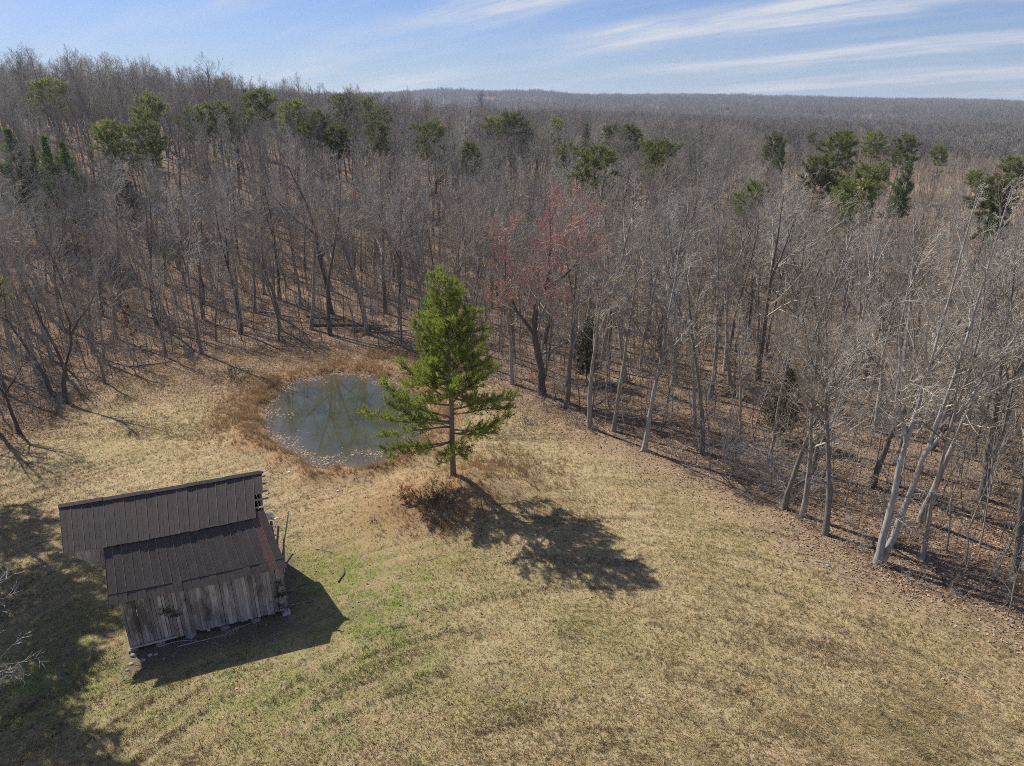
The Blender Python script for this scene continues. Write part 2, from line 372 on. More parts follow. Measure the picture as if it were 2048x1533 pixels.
def wood_mat(name, a, b, dark):
    m, t = mat(name); M[name] = m
    P = t.n('ShaderNodeTexCoord').outputs['Object']; rn = t.n('ShaderNodeObjectInfo').outputs['Random']
    off = t.n('ShaderNodeCombineXYZ', {0: t.math('MULTIPLY', rn, 37), 2: t.math('MULTIPLY', rn, 91)}).outputs[0]
    PP = t.n('ShaderNodeVectorMath', {0: P, 1: off}, operation='ADD').outputs[0]
    n = t.noise(t.n('ShaderNodeMapping', {0: PP, 'Scale': (9, 9, .7)}).outputs[0], 2.2, 6, .7)
    c = t.mix(t.ramp(n, .3, .7), a, b)
    w = t.n('ShaderNodeNewGeometry').outputs['Position']; st = t.noise(t.n('ShaderNodeMapping', {0: w, 'Scale': (1, 1, .35)}).outputs[0], .85, 5, .65)
    c = t.mix(t.math('MULTIPLY', t.ramp(st, .47, .64), .85), c, dark)
    v = t.n('ShaderNodeMapRange', {0: rn, 3: .62, 4: 1.4}).outputs[0]
    c = t.mix(1.0, c, t.n('ShaderNodeCombineColor', {i: v for i in range(3)}).outputs[0], 'MULTIPLY')
    finish(t, c, .9, n, .6, .012, .15)
wood_mat('old_boards', (.24, .195, .165), (.56, .49, .435), (.06, .048, .042))
m, t = mat('seam_metal'); M['seam_metal'] = m; n = t.noise(t.n('ShaderNodeTexCoord').outputs['Object'], 6, 4, .7); finish(t, t.mix(t.ramp(n, .4, .6), (.11, .09, .08), (.24, .185, .155)), .5)  # rust-tan, painted lighter for the light the roof ribs catch
wood_mat('new_lumber', (.42, .34, .22), (.55, .45, .31), (.3, .24, .16))
wood_mat('stone', (.26, .24, .22), (.42, .40, .37), (.16, .15, .14))
m, t = mat('white_thing'); M['white_thing'] = m; finish(t, (.78, .77, .74), .6)
m, t = mat('white_roof'); M['white_roof'] = m; finish(t, (.72, .73, .74), .5)

# ------------------------------------------------------------------ pond water
wv_, wf_, ws_ = [], [], []
NA = 96
for k in range(NA):
    a = 2 * math.pi * k / NA - math.pi
    for q in (.3, .6, .78, .9, 1.0):
        rr = float(pond_r(np.array([a]))[0]) + 1.2
        wv_.append((PC[0] + math.cos(a) * rr * q, PC[1] + math.sin(a) * rr * q, WATER_Z)); ws_.append({.3: 0, .6: .12, .78: .6, .9: .95, 1.0: 1}[q])
wv_.append((PC[0], PC[1], WATER_Z)); ws_.append(0)
for k in range(NA):
    j = (k + 1) % NA; wf_.append((k * 5, j * 5, NA * 5))
    for q in range(4): wf_.append((k * 5 + q, k * 5 + q + 1, j * 5 + q + 1, j * 5 + q))
wm = bpy.data.meshes.new('pond_water'); wm.from_pydata(wv_, [], wf_); wm.materials.append(M['water'])
at = wm.attributes.new('shallow', 'FLOAT', 'POINT'); at.data.foreach_set('value', np.array(ws_, np.float32))
wm.polygons.foreach_set('use_smooth', [True] * len(wm.polygons))
for p_ in wm.polygons:
    if p_.normal.z < 0: p_.flip()
tag(link('pond_water', wm), kind='structure')
# ------------------------------------------------------------------ old tobacco barn
rb = random.Random(11)
barn = empty('old_barn', (-22.55, 33.44, 0), math.atan2(3.34, 8.37))
tag(barn, 'old weathered plank barn with dark rusty metal roof and a sagging lean-to', 'barn')
V3 = Vector
def roof_slope(tl, tr, bl, br, n, name='roof_panel', cut=None, strip=0.0, sag=.09, smat=None, seedmat=None, only=None):
    """sheets of crimped metal laid side by side, each its own object"""
    tl, tr, bl, br = map(V3, (tl, tr, bl, br))
    nrm = (tr - tl).cross(bl - tl).normalized()
    if nrm.z < 0: nrm = -nrm
    prof = [(0, .02), (.045, .004), (.46, 0), (.5, .009), (.54, 0), (.94, .003), (.995, .014)]
    cuts = [0.0]
    for i in range(n): cuts.append(cuts[-1] + 1 + .12 * (rb.random() - .5))
    cuts = [c_ / cuts[-1] for c_ in cuts]
    for i in range(n):
        if only and i not in only: continue
        f0, f1 = cuts[i], cuts[i + 1]
        segs = [(0.0, 1.0)] if not strip else [(0.0, 1 - strip), (1 - strip - .02, 1.0)]
        if cut and i in cut: segs = [(0.0, cut[i])]
        for si, (s0, s1) in enumerate(segs):
            dz = .012 * (rb.random() - .2) + .022 * (i % 2) * .3 + (.012 if si == 0 and strip else 0)
            ext = .05 * (rb.random() - .4) if s1 > .9 else 0
            mb = MB(); rows = []
            for s_ in (s0, (s0 + s1) / 2, s1):
                row = []
                lift = dz + (.014 * (rb.random() - .5) if 0 < s_ < 1 else 0)
                for p_, h_ in prof:
                    f = f0 + (f1 - f0) * p_; a = tl.lerp(tr, f); b = bl.lerp(br, f)
                    q = a.lerp(b, s_) + nrm * (h_ + lift); q.z -= sag * math.sin(math.pi * f)
                    if s_ == s1: q += (b - a).normalized() * ext
                    row.append(q)
                rows.append(row)
            k = len(prof)
            for row in rows: mb.v += [tuple(q) for q in row]
            for row in rows: mb.v += [tuple(q - nrm * .006) for q in row]
            for r_ in range(2):
                for j in range(k - 1):
                    a = r_ * k + j; mb.f.append((a, a + 1, a + k + 1, a + k)); b = a + 3 * k; mb.f.append((b, b + k, b + k + 1, b + 1))
            for j in range(k - 1):
                a = 2 * k + j; mb.f.append((a, a + 1, a + 3 * k + 1, a + 3 * k))
            o = mb.build(name, M[(smat or {}).get(i, 'roof_metal')], barn)
            if si == 0:      # standing seam over the joint, some of them flattened
                a = tl.lerp(tr, f0).lerp(bl.lerp(br, f0), s0); b = tl.lerp(tr, f0).lerp(bl.lerp(br, f0), s1); mb = MB(); d_ = (b - a)
                xa = d_.normalized().cross(nrm).normalized() * (.010 + .010 * rb.random()); up = nrm * (.026 + dz)
                a.z -= sag * math.sin(math.pi * f0); b.z -= sag * math.sin(math.pi * f0)
                for q in (a, b): mb.v += [tuple(q - xa + nrm * dz), tuple(q + xa + nrm * dz), tuple(q + xa * .6 + up), tuple(q - xa * .6 + up)]
                mb.f += [(0, 1, 5, 4), (1, 2, 6, 5), (2, 3, 7, 6), (3, 0, 4, 7), (3, 2, 1, 0), (4, 5, 6, 7)]
                mb.build('seam', M['seam_metal'], o)
ZE, ZT = 3.72, 6.10
UE = (2.32, 5.98); RG = (5.0, 7.80)
roof_slope((-.66, 2.75, ZT), (8.42, 2.75, ZT + .07), (-.46, -.36, ZE), (9.26, -.36, ZE), 20, strip=.15, smat={18: 'roof_rust'})
roof_slope((-2.95, 5.0, 7.8), (8.62, 5.0, 7.8), (-2.66, UE[0], UE[1]), (8.42, UE[0], UE[1]), 20, cut={19: .50})
roof_slope((-2.95, 5.0, 7.8), (8.62, 5.0, 7.8), (-2.7, 7.85, 5.85), (8.5, 7.85, 5.85), 20)
# folded ridge cap in lengths
for k in range(5):
    x0 = -2.98 + k * 2.33; mb = MB()
    z_ = 7.86 + .012 * (k % 2) - .09 * math.sin(math.pi * (k + .5) / 5)
    for (y0, z0, y1, z1) in ((4.80, z_ - .115, 5.0, z_ + .02), (5.0, z_ + .02, 5.2, z_ - .115)):
        mb.prism([(x0, y0, z0), (x0 + 2.36, y0, z0), (x0 + 2.36, y1, z1), (x0, y1, z1)], [(x0, y0, z0 + .012), (x0 + 2.36, y0, z0 + .012), (x0 + 2.36, y1, z1 + .012), (x0, y1, z1 + .012)])
    mb.build('ridge_cap', M['roof_metal'], barn)
# purlins and rafters under the sheets
for k in range(6):
    f = (k + .4) / 6; y_ = RG[0] + (UE[0] - RG[0]) * f; z_ = RG[1] + (UE[1] - RG[1]) * f - .19
    mb = MB(); mb.box((2.98, y_, z_), (11.6 + .25 * rb.random(), .11, .045), Matrix.Rotation(math.atan(.68), 3, 'X')); mb.build('purlin', M['old_boards'], barn)
for k in range(6):
    f = (k + .4) / 6; y_ = 2.7 + (-.3 - 2.7) * f; z_ = ZT + (ZE - ZT) * f - .19
    mb = MB(); mb.box((4.35, y_, z_), (9.3, .11, .045), Matrix.Rotation(math.atan(.765), 3, 'X')); mb.build('purlin', M['old_boards'], barn)
for x_ in (-.1, 2.1, 4.3, 6.4, 8.3):
    for y0, z0, y1, z1 in ((UE[0], UE[1] - .32, 5, 7.48), (7.7, 5.63, 5.02, 7.48), (-.2, 3.46, 2.6, 5.64)):
        mb = MB(); L = math.hypot(y1 - y0, z1 - z0)
        mb.box((x_, (y0 + y1) / 2, (z0 + z1) / 2), (.06, L, .12), Matrix.Rotation(math.atan2(z1 - z0, y1 - y0), 3, 'X')); mb.build('rafter', M['old_boards'], barn)
def board(p0, p1, z0a, z0b, z1a, z1b, th, name='wall_board', mt='old_boards'):
    """upright plank between plan points p0,p1 with its own top and bottom heights"""
    (x0, y0), (x1, y1) = p0, p1; dx, dy = x1 - x0, y1 - y0; l = math.hypot(dx, dy); ox, oy = -dy / l * th, dx / l * th
    mb = MB(); w0 = .03 * (rb.random() - .5); w1 = .02 * (rb.random() - .5)
    mb.prism([(x0, y0, z0a), (x1, y1, z0b), (x1 + w1, y1, z1b), (x0 + w1, y0, z1a)], [(x0 + ox, y0 + oy, z0a), (x1 + ox, y1 + oy, z0b), (x1 + ox + w1, y1 + oy, z1b), (x0 + ox + w1, y0 + oy, z1a)])
    mb.build(name, M[mt], barn)
def roofline(n):
    if n < 2.45: return 3.99 + .765 * n - .12
    return 7.64 - .69 * abs(n - 5.0)
def wall(p0, p1, n_boards, topf, out):
    ws = [1 + .45 * (rb.random() - .5) for _ in range(n_boards)]; tot = sum(ws); acc = 0
    for i, w in enumerate(ws):
        f0 = acc / tot; acc += w; f1 = acc / tot - (.004 + .03 * rb.random() ** 3) / math.hypot(p1[0] - p0[0], p1[1] - p0[1])
        a = (p0[0] + (p1[0] - p0[0]) * f0, p0[1] + (p1[1] - p0[1]) * f0); b = (p0[0] + (p1[0] - p0[0]) * f1, p0[1] + (p1[1] - p0[1]) * f1)
        off = out * (.004 + .02 * rb.random()); dx, dy = p1[0] - p0[0], p1[1] - p0[1]; l = math.hypot(dx, dy)
        a = (a[0] + dy / l * off, a[1] - dx / l * off); b = (b[0] + dy / l * off, b[1] - dx / l * off)
        zb = .12 + .1 * rb.random() + (.12 * rb.random() if rb.random() < .2 else 0) + .16 * f0
        board(a, b, zb, zb + .05 * (rb.random() - .5), topf(a), topf(b), .024 * (1 if out > 0 else -1))
wall((0, 0), (9.0, 0), 44, lambda p: 3.84, 1)
wall((9.0, .03), (8.4, 2.55), 12, lambda p: roofline(p[1]) - .03, 1)
wall((8.38, 2.6), (8.38, 7.6), 20, lambda p: roofline(p[1]) - .03, 1)
wall((8.36, 7.62), (0, 7.62), 30, lambda p: roofline(7.62) - .05, 1)
wall((0, 7.6), (0, .03), 28, lambda p: roofline(p[1]) - .03, 1)
# drop boards under the roof hood, cut off on a slant
for i in range(9):
    x0 = -2.4 + i * .252; f = (i + .3) / 9
    board((x0, 2.62), (x0 + .238, 2.62), 5.72 - 2.05 * f, 5.72 - 2.05 * (f + .11), 6.08, 6.08, .022, 'hood_board')
mb = MB(); mb.box((-1.15, 2.58, 5.98), (2.7, .05, .12)); mb.build('hood_rail', M['old_boards'], barn)
for x_, y_ in ((.08, .1), (8.85, .1), (.1, 2.6), (8.25, 2.7), (.1, 7.5), (8.25, 7.5), (4.3, .1)):
    mb = MB(); mb.box((x_, y_, 1.85), (.16, .16, 3.5)); mb.build('post', M['old_boards'], barn)
for x_ in (.1, 1.6, 3.3, 5.2, 7.0, 8.85):
    mb = MB(); rt = Matrix.Rotation(rb.random(), 3, 'Z'); mb.box((x_, .08, .06), (.5, .4, .16), rt); mb.box((x_ + .05, .1, .17), (.36, .3, .1), rt); mb.build('foundation_stone', M['stone'], barn)
# splintered planks hanging off the broken corner
for i, (x0, y0, z0, x1, y1, z1, w) in enumerate([(8.7, 1.9, 2.9, 9.15, 2.5, 5.0, .15), (8.7, 2.3, 3.0, 8.75, 2.9, 5.2, .17), (8.9, 1.6, 2.4, 9.9, 2.9, 5.7, .09), (8.6, 2.5, 4.2, 9.2, 2.4, 5.5, .12), (9.1, 1.2, 2.3, 9.35, 2.4, 4.0, .1), (9.1, .9, 2.9, 9.75, 1.1, 3.6, .13), (8.5, 2.5, 5.55, 9.2, 2.2, 5.75, .12)]):
    a, b = V3((x0, y0, z0)), V3((x1, y1, z1)); mb = MB(); d_ = b - a
    mb.box((a + b) / 2, (w, .028, d_.length), d_.to_track_quat('Z', 'Y').to_matrix()); mb.build('broken_board', M['old_boards'], barn)
mb = MB(); mb.box((8.72, 2.55, 5.72), (.55, .5, .012), Euler((.5, .35, .3)).to_matrix()); mb.build('bent_sheet', M['bare_metal'], barn)
mb = MB(); mb.box((8.7, 4.95, 7.84), (.3, .16, .02), Euler((.1, .2, .1)).to_matrix()); mb.build('bent_sheet', M['bare_metal'], barn)
# ------------------------------------------------------------------ trees
def wander(rg, p, d, L, n, up, wob):
    pts = [p]; d = d.normalized(); st = L / n
    for _ in range(n):
        d = (d + Vector((rg.gauss(0, wob), rg.gauss(0, wob), rg.gauss(0, wob) + up))).normalized()
        p = p + d * st; pts.append(p)
    return pts
def lerp_path(pts, f):
    x = f * (len(pts) - 1); i = min(int(x), len(pts) - 2); return pts[i].lerp(pts[i + 1], x - i), (pts[i + 1] - pts[i]).normalized()
def side(rg, d, ang):
    q = d.orthogonal().normalized(); q.rotate(Matrix.Rotation(rg.uniform(0, 2 * math.pi), 3, d))
    return d * math.cos(ang) + q * math.sin(ang)
def ramify(rg, mb, path, r0, L, lv, cfg, tipmb=None):
    """side branches of one limb, down to the twigs"""
    num = cfg['num'][lv]; num = max(1, int(round(num * rg.uniform(.75, 1.25))))
    for i in range(num):
        f = cfg['from'] + (1 - cfg['from']) * (i + rg.random()) / num
        p, d = lerp_path(path, min(f, .995)); nd = side(rg, d, R(rg.uniform(*cfg['ang'])))
        l = L * cfg['len'] * (1.25 - .75 * f) * rg.uniform(.65, 1.3); rr = max(r0 * (1 - .85 * f) * .55, cfg['rmin'])
        last = lv + 1 >= len(cfg['num'])
        if last:
            q = wander(rg, p, nd, l, 1, .08, .12); (tipmb or mb).tube(q, [cfg['rmin'], 0], 3)
        else:
            n = 3 if lv == 0 else 2
            q = wander(rg, p, nd, l, n, cfg['up'], cfg['wob'])
            tgt = mb if (lv == 0 or tipmb is None) else tipmb
            tgt.tube(q, [max(rr * (1 - k / n * .8), cfg['rmin'] * .9) for k in range(n)] + [0], 4 if rr > .03 else 3)
            ramify(rg, mb, q, rr, l, lv + 1, cfg, tipmb)
FOREST = dict(num=[6, 5, 3], ang=(28, 62), len=.5, up=.10, wob=.13, rmin=.011)
FOREST['from'] = .18
def bare_tree(seed, h, r, bole=.45, limbs=15, spread=.30, ang=(30, 58), trunk=None, fork=True, cfg=FOREST, red=False, low=0, taper=1.0):
    """returns trunk, limb and (for the budding maple) bud-twig builders of one leafless tree"""
    rg = random.Random(seed); tm, cm = MB(), MB(); tip = MB() if red else None
    paths = []
    if trunk is None:
        tp = wander(rg, Vector((0, 0, -.15)), Vector((rg.gauss(0, .04), rg.gauss(0, .04), 1)), h * .97, 10, .06, .055)
        paths.append((tp, r, h))
        if fork:
            f = rg.uniform(.38, .62); p, d = lerp_path(tp, f); l = h * (1 - f) * .92
            paths.append((wander(rg, p, side(rg, d, R(rg.uniform(18, 32))), l, 6, .10, .06), r * (1 - f * .75) * .8, l))
    else:
        for path, rr in trunk:
            path = [Vector(p) for p in path]; fine = []
            for k in range(len(path) - 1):
                for q in range(3): fine.append(path[k].lerp(path[k + 1], q / 3) + Vector((rg.gauss(0, .03), rg.gauss(0, .03), 0)) * (1 if k + q else 0))
            fine.append(path[-1]); paths.append((fine, rr, sum((path[k + 1] - path[k]).length for k in range(len(path) - 1))))
    for pi, (tp, rr, L) in enumerate(paths):
        n = len(tp) - 1
        rad = [rr * (1.25 if k == 0 and tp[0].z < .5 else 1) * (1 - .88 * (k / n) ** (.9 * taper)) for k in range(n + 1)]
        tm.tube(tp, rad, 8 if rr > .09 else 5)
        b = bole if tp[0].z < 1 else .12
        nl = max(4, int(limbs * L / h)); 
        for i in range(nl):
            f = b + (1 - b) * (i + rg.random() * .9) / nl
            p, d = lerp_path(tp, min(f, .99)); g = (f - b) / (1 - b)
            l = h * spread * (1.12 - .78 * g) * rg.uniform(.6, 1.25); nd = side(rg, d, R(rg.uniform(*ang)) * (1.05 - .45 * g))
            q = wander(rg, p, nd, l, 5, .07, .10); lr = max(rr * (1 - .8 * f) * rg.uniform(.38, .62), .024)
            cm.tube(q, [max(lr * (1 - k / 5 * .85), .012) for k in range(5)] + [0], 4)
            ramify(rg, cm, q, lr, l, 0, cfg, tip)
        for i in range(low):      # dead stubs and epicormic twigs down the bole
            f = rg.uniform(.12, b); p, d = lerp_path(tp, f); l = rg.uniform(.5, 2.2)
            q = wander(rg, p, side(rg, d, R(rg.uniform(55, 95))), l, 3, -.02, .16); cm.tube(q, [.02, .016, .012, 0], 3)
            ramify(rg, cm, q, .015, l, 1, cfg)
    return tm, cm, tip
def bush(seed, h, n, w):
    rg = random.Random(seed); cm = MB()
    cfg = dict(num=[5, 3], ang=(25, 60), len=.45, up=.03, wob=.15, rmin=.007); cfg['from'] = .2
    for i in range(n):
        p = Vector((rg.gauss(0, w * .25), rg.gauss(0, w * .25), -.05)); l = h * rg.uniform(.5, 1.1)
        q = wander(rg, p, Vector((rg.gauss(0, .4), rg.gauss(0, .4), 1)), l, 4, -.03, .17); cm.tube(q, [.016, .013, .011, .009, 0], 3); ramify(rg, cm, q, .014, l, 0, cfg)
    return cm

# kinds of leafless tree, each grown once and then copied
KINDS = {}
for i in range(8):
    tm, cm, _ = bare_tree(100 + i, 20, (.20, .27, .23, .17, .25, .30, .21, .26)[i], bole=.40 + .05 * (i % 3), limbs=15, spread=.22 + .02 * (i % 3), fork=i % 2 == 0)
    KINDS['tall%d' % i] = (tm.mesh('trunk', M['bark'], True), cm.mesh('crown', M['twigs']))
for i in range(3):
    tm, cm, _ = bare_tree(200 + i, 20, .31, bole=.30, limbs=17, spread=.34, ang=(35, 62))
    KINDS['wide%d' % i] = (tm.mesh('trunk', M['bark_dark' if i == 1 else 'bark'], True), cm.mesh('crown', M['twigs']))
SAPC = dict(num=[3, 3], ang=(30, 60), len=.5, up=.08, wob=.14, rmin=.009); SAPC['from'] = .15
for i in range(5):
    tm, cm, _ = bare_tree(300 + i, 10, .055 + .01 * (i % 3), bole=.25, limbs=13, spread=.2, ang=(35, 60), fork=i == 2, cfg=SAPC)
    KINDS['sap%d' % i] = (tm.mesh('trunk', M['bark'], True), cm.mesh('crown', M['twigs']))

def put_tree(name, kind, x, y, h, rz, label, cat='tree', group=None, tilt=(0, 0), href=None, mats=None):
    base = href or (10 if kind.startswith('sap') else 20)
    e = empty(name, (x, y, T(x, y) - .02)); s_ = h / base
    e.rotation_euler = (tilt[0], tilt[1], rz); e.scale = (s_, s_, s_)
    tag(e, label, cat, group)
    for nm, me in zip(('trunk', 'crown', 'needles'), KINDS[kind]):
        o = bpy.data.objects.new(nm, me); COL.objects.link(o); o.parent = e
    return e
def own_tree(name, x, y, label, bark_='bark', twig='twigs', h=20, r=.2, rz=0, group=None, **kw):
    """a tree the photograph shows well enough to grow on its own"""
    tm, cm, tip = bare_tree(kw.pop('seed'), h, r, **kw)
    e = empty(name, (x, y, T(x, y) - .03), rz); tag(e, label, 'tree', group)
    tm.build('trunk', M[bark_], e, True); cm.build('crown', M[twig], e)
    if tip: tip.build('budding_twigs', M['twigs_red'], e)
    return e
TAKEN = []
def g(px, py):
    p = ground_at(px, py); TAKEN.append(p); return p
WIDE = dict(FOREST, num=[7, 5, 4])
x, y = g(1754, 1128)
tw_ = own_tree('tulip_tree', x, y, 'tall pale-barked tree with two trunks from one base at the meadow edge', 'bark_pale', seed=1, h=20, r=.24, bole=.42, limbs=14, spread=.26, cfg=WIDE, low=6,
         trunk=[([(0, 0, -.1), (.08, .05, 2.5), (.2, .2, 5.2), (.35, .4, 7.6), (.9, .8, 11), (1.5, 1.3, 15), (1.9, 1.6, 20.5)], .235), ([(.3, .1, -.1), (.75, .1, 2.6), (1.25, .3, 5.4), (1.9, .6, 8.4), (2.6, 1.0, 12), (3.3, 1.6, 16), (3.8, 2.0, 21)], .21),
                ([(.35, .4, 7.6), (-.3, .9, 10), (-.6, 1.4, 13.5), (-.5, 1.8, 18)], .13), ([(1.6, .45, 7.0), (3.0, .2, 10), (4.6, .2, 13.5), (5.6, .3, 17.5)], .12)])
tw_.scale = (1.22,) * 3
x, y = g(1288, 902)
own_tree('tulip_tree', x, y, 'tall pale-barked tree leaning slightly at the point of the wood', 'bark_pale', seed=2, h=21, r=.24, bole=.36, limbs=17, spread=.24, cfg=WIDE, low=5,
         trunk=[([(0, 0, -.1), (.25, 0, 3), (.55, .1, 6), (.95, .2, 9), (1.4, .4, 13), (1.8, .6, 17), (2.1, .7, 21.5)], .27), ([(.95, .2, 9), (2.3, -.2, 10.8), (3.9, -.3, 13.5), (4.6, -.2, 17)], .12), ([(.7, .1, 7), (-.2, .3, 8.6), (-1.0, .6, 11.4), (-1.2, .8, 15)], .11)])
x, y = g(1085, 790)
rm_ = own_tree('red_maple', x, y, 'big dark-trunked maple with red budding twigs behind the pond-side pine', 'bark_dark', seed=3, h=20, r=.34, bole=.30, limbs=16, spread=.30, cfg=dict(WIDE, num=[8, 7, 7], rmin=.0165), red=True,
         trunk=[([(0, 0, -.1), (-.2, .1, 2.6), (-.9, .3, 6.2), (-.7, .5, 9), (.3, .7, 11.5), (.6, .9, 15), (.4, 1, 19)], .42), ([(-.9, .3, 6.2), (-2.6, .8, 8.4), (-3.6, 1.2, 11), (-3.7, 1.5, 16)], .2), ([(.0, .6, 10.5), (2, .4, 12), (3.6, .5, 13.8), (4.2, .6, 17)], .18)])
rm_.scale = (1.13,) * 3
x, y = g(132, 806)
own_tree('forked_tree', x, y, 'dark curving tree with a high fork at the shady meadow corner', 'bark_dark', seed=4, h=14, r=.24, bole=.45, limbs=11, spread=.36, cfg=WIDE,
         trunk=[([(0, 0, -.1), (.2, 0, 2.2), (.9, .1, 4.4), (1.9, .2, 6.5), (2.3, .3, 9), (1.9, .4, 11), (1.6, .5, 14)], .28), ([(2.1, .25, 7.6), (3.3, .2, 9.3), (4.6, .1, 10.6), (6.2, 0, 12.8)], .15)])
x, y = g(108, 795)
own_tree('leaning_tree', x, y, 'dark tree leaning away over the shady corner beside the forked tree', 'bark_dark', seed=5, h=14, r=.24, bole=.5, limbs=10, spread=.36, cfg=WIDE,
         trunk=[([(0, 0, -.1), (-.5, .1, 2.2), (-1.4, .4, 4.6), (-2.7, .6, 7), (-3.5, .7, 9), (-3, .8, 12.2)], .27), ([(-3.3, .7, 8.4), (-5, .4, 10), (-6.4, .3, 12.6)], .13)])
x, y = g(40, 868)
own_tree('small_tree', x, y, 'small dark forked tree on the grass in front of the wood corner', 'bark_dark', seed=6, h=9, r=.2, bole=.4, limbs=11, spread=.4, cfg=WIDE,
         trunk=[([(0, 0, -.1), (-.2, 0, 2), (-.5, .1, 4.2), (-1.6, .2, 6.5), (-2, .2, 9)], .2), ([(-.5, .1, 4.2), (.8, 0, 5.6), (2, 0, 7.2), (2.4, 0, 9.4)], .13)])
x, y = g(663, 628)
own_tree('oak_tree', x, y, 'large dark oak with wide crooked limbs behind the pond', 'bark_dark', seed=7, h=23, r=.36, bole=.35, limbs=15, spread=.36, cfg=WIDE,
         trunk=[([(0, 0, -.1), (-.3, 0, 4), (-1, .2, 8.5), (-1.2, .3, 12), (-2, .3, 16), (-3.6, .3, 20), (-5, .3, 23.5)], .38), ([(-1, .2, 8.5), (1.5, -.2, 11), (4.5, -.4, 13.3), (7, -.5, 14.6)], .2), ([(-1.2, .3, 12), (-4, .4, 14.2), (-7, .5, 17.5)], .2)])
for (px, py, h, kind, lab) in [
        (1180, 856, 19, 'tall1', 'straight grey tree, first in the row left of the leaning pale one'),
        (1226, 864, 20, 'tall2', 'slim grey tree standing just left of the leaning pale-barked tree'),
        (1650, 1070, 19, 'tall4', 'slender pale tree beside the shrubby hawthorn at the meadow edge'),
        (1845, 1118, 22, 'tall3', 'dark leaning tree right behind the two-trunked pale tree'),
        (1605, 1032, 16, 'wide0', 'low-branched twiggy tree with drooping pale twigs at the meadow edge'),
        (1568, 1018, 16, 'wide2', 'spreading grey tree overhanging the mown edge of the field'),
        (404, 708, 22, 'tall0', 'tall straight bare grey trunk at the back corner of the clearing'),
        (622, 660, 21, 'tall5', 'tall straight dark trunk left of the large oak behind the pond'),
        (798, 650, 20, 'tall2', 'tall tree just behind the brush pile on the far pond bank'),
        (1420, 800, 21, 'tall1', 'tall dark twin-topped tree a little inside the wood'),
        (1460, 770, 18, 'tall5', 'slim pale sapling-like tree inside the wood behind the twiggy tree'),
        (210, 768, 13, 'tall4', 'thin clustered dark tree beside the forked corner tree')]:
    x, y = g(px, py); put_tree('edge_tree', kind, x, y, h, (px * 7.13) % 6.28, lab, tilt=(0, (.05 if px > 1800 else .02 if px > 1600 else 0)))
for (px, py, h, k) in [(278, 742, 9, 0), (287, 738, 8, 1), (195, 760, 10, 3), (205, 748, 11, 4), (330, 700, 9, 2), (1925, 1160, 7, 0), (1905, 1150, 6.5, 3), (2015, 1232, 7, 1), (2042, 1250, 6, 4), (1290, 830, 8, 2), (1335, 800, 9, 0), (1545, 985, 7, 3), (1690, 1010, 9, 1), (1260, 800, 9, 4), (960, 760, 8, 2)]:
    x, y = g(px, py); put_tree('sapling', 'sap%d' % k, x, y, h, (px * 3.7) % 6.28, 'slim bare sapling at the sunny edge of the wood', group='saplings along the edge of the wood')

# --- evergreens
def tufts(centres, dirs, ln, k, spread, wid, rs):
    """needle tufts: k narrow triangles fanned round each twig end"""
    n = len(centres); D = np.repeat(dirs, k, 0) + rs.normal(0, spread, (n * k, 3)); D /= np.linalg.norm(D, axis=1)[:, None]
    C = np.repeat(centres, k, 0) + rs.normal(0, ln * .18, (n * k, 3)); l = ln * rs.uniform(.6, 1.2, (n * k, 1))
    Sx = np.cross(D, rs.normal(0, 1, (n * k, 3))); Sx /= np.linalg.norm(Sx, axis=1)[:, None] + 1e-9
    w = wid * rs.uniform(.7, 1.3, (n * k, 1))
    return np.stack([C - Sx * w, C + Sx * w, C + D * l], 1), np.repeat(rs.rand(n), k) * .6 + rs.rand(n * k) * .4
def pine(seed, h, r, whorls, ln=.30, k=16, wid=.022, step=.30, twig=.9, lean=None, nm='needles', droop=.0, updir=.8, tpath=None):
    """whorls: (height, reach, count, start angle or None, rise)"""
    rg = random.Random(seed); rs = np.random.RandomState(seed); tm, cm = MB(), MB(); C, D = [], []
    tp = [Vector(p) for p in tpath] if tpath else wander(rg, Vector((0, 0, -.1)), Vector((0, 0, 1)), h, 10, .05, .02)
    n = len(tp) - 1; tm.tube(tp, [r * (1 - .93 * (q / n)) for q in range(n + 1)], 8)
    for (z, reach, cnt, a0, rise) in whorls:
        p0, _ = lerp_path(tp, min(max(z / tp[-1].z, 0), .99)); a0_ = rg.uniform(0, 6.28) if a0 is None else a0
        for c in range(cnt):
            a = a0_ + (c * 2 * math.pi / cnt + rg.uniform(-.35, .35) if a0 is None else rg.uniform(-.1, .1)); L = reach * (rg.uniform(.5, 1.15) if a0 is None else 1)
            q = wander(rg, p0, Vector((math.cos(a), math.sin(a), rise)), L, 6, .05 - droop, .10)
            cm.tube(q, [max(.012, r * .32 * (L / 5) * (1 - f / 6)) for f in range(6)] + [0], 4)
            m_ = max(3, int(L / step * 1.9))
            for i in range(m_):
                f = .22 + .78 * ((i + rg.random()) / m_) ** .85; p, d = lerp_path(q, min(f, .99))
                l = twig * (1.15 - .55 * f) * rg.uniform(.5, 1.2) * min(1, .35 + L / 4)
                nd = side(rg, d, R(rg.uniform(25, 70))); nd.z = nd.z * .8 + .2
                s2 = wander(rg, p, nd, l, 2, .12, .1); cm.tube(s2, [.012, .009, 0], 3)
                for ff in np.arange(.25, 1.01, max(.16, .22 / max(l, .2))):
                    c_, d_ = lerp_path(s2, min(float(ff), .99)); C.append(c_); D.append((d_ + Vector((0, 0, updir))).normalized())
    V, rr = tufts(np.array(C), np.array(D), ln, k, .55, wid, rs)
    return tm.mesh('trunk', M['pine_bark'], True), cm.mesh('crown', M['pine_bark']), tri_mesh('needles', V, M[nm], {'rnd': rr})
PX, PY = ground_at(906, 950); TAKEN.append((PX, PY))
rw = random.Random(5)
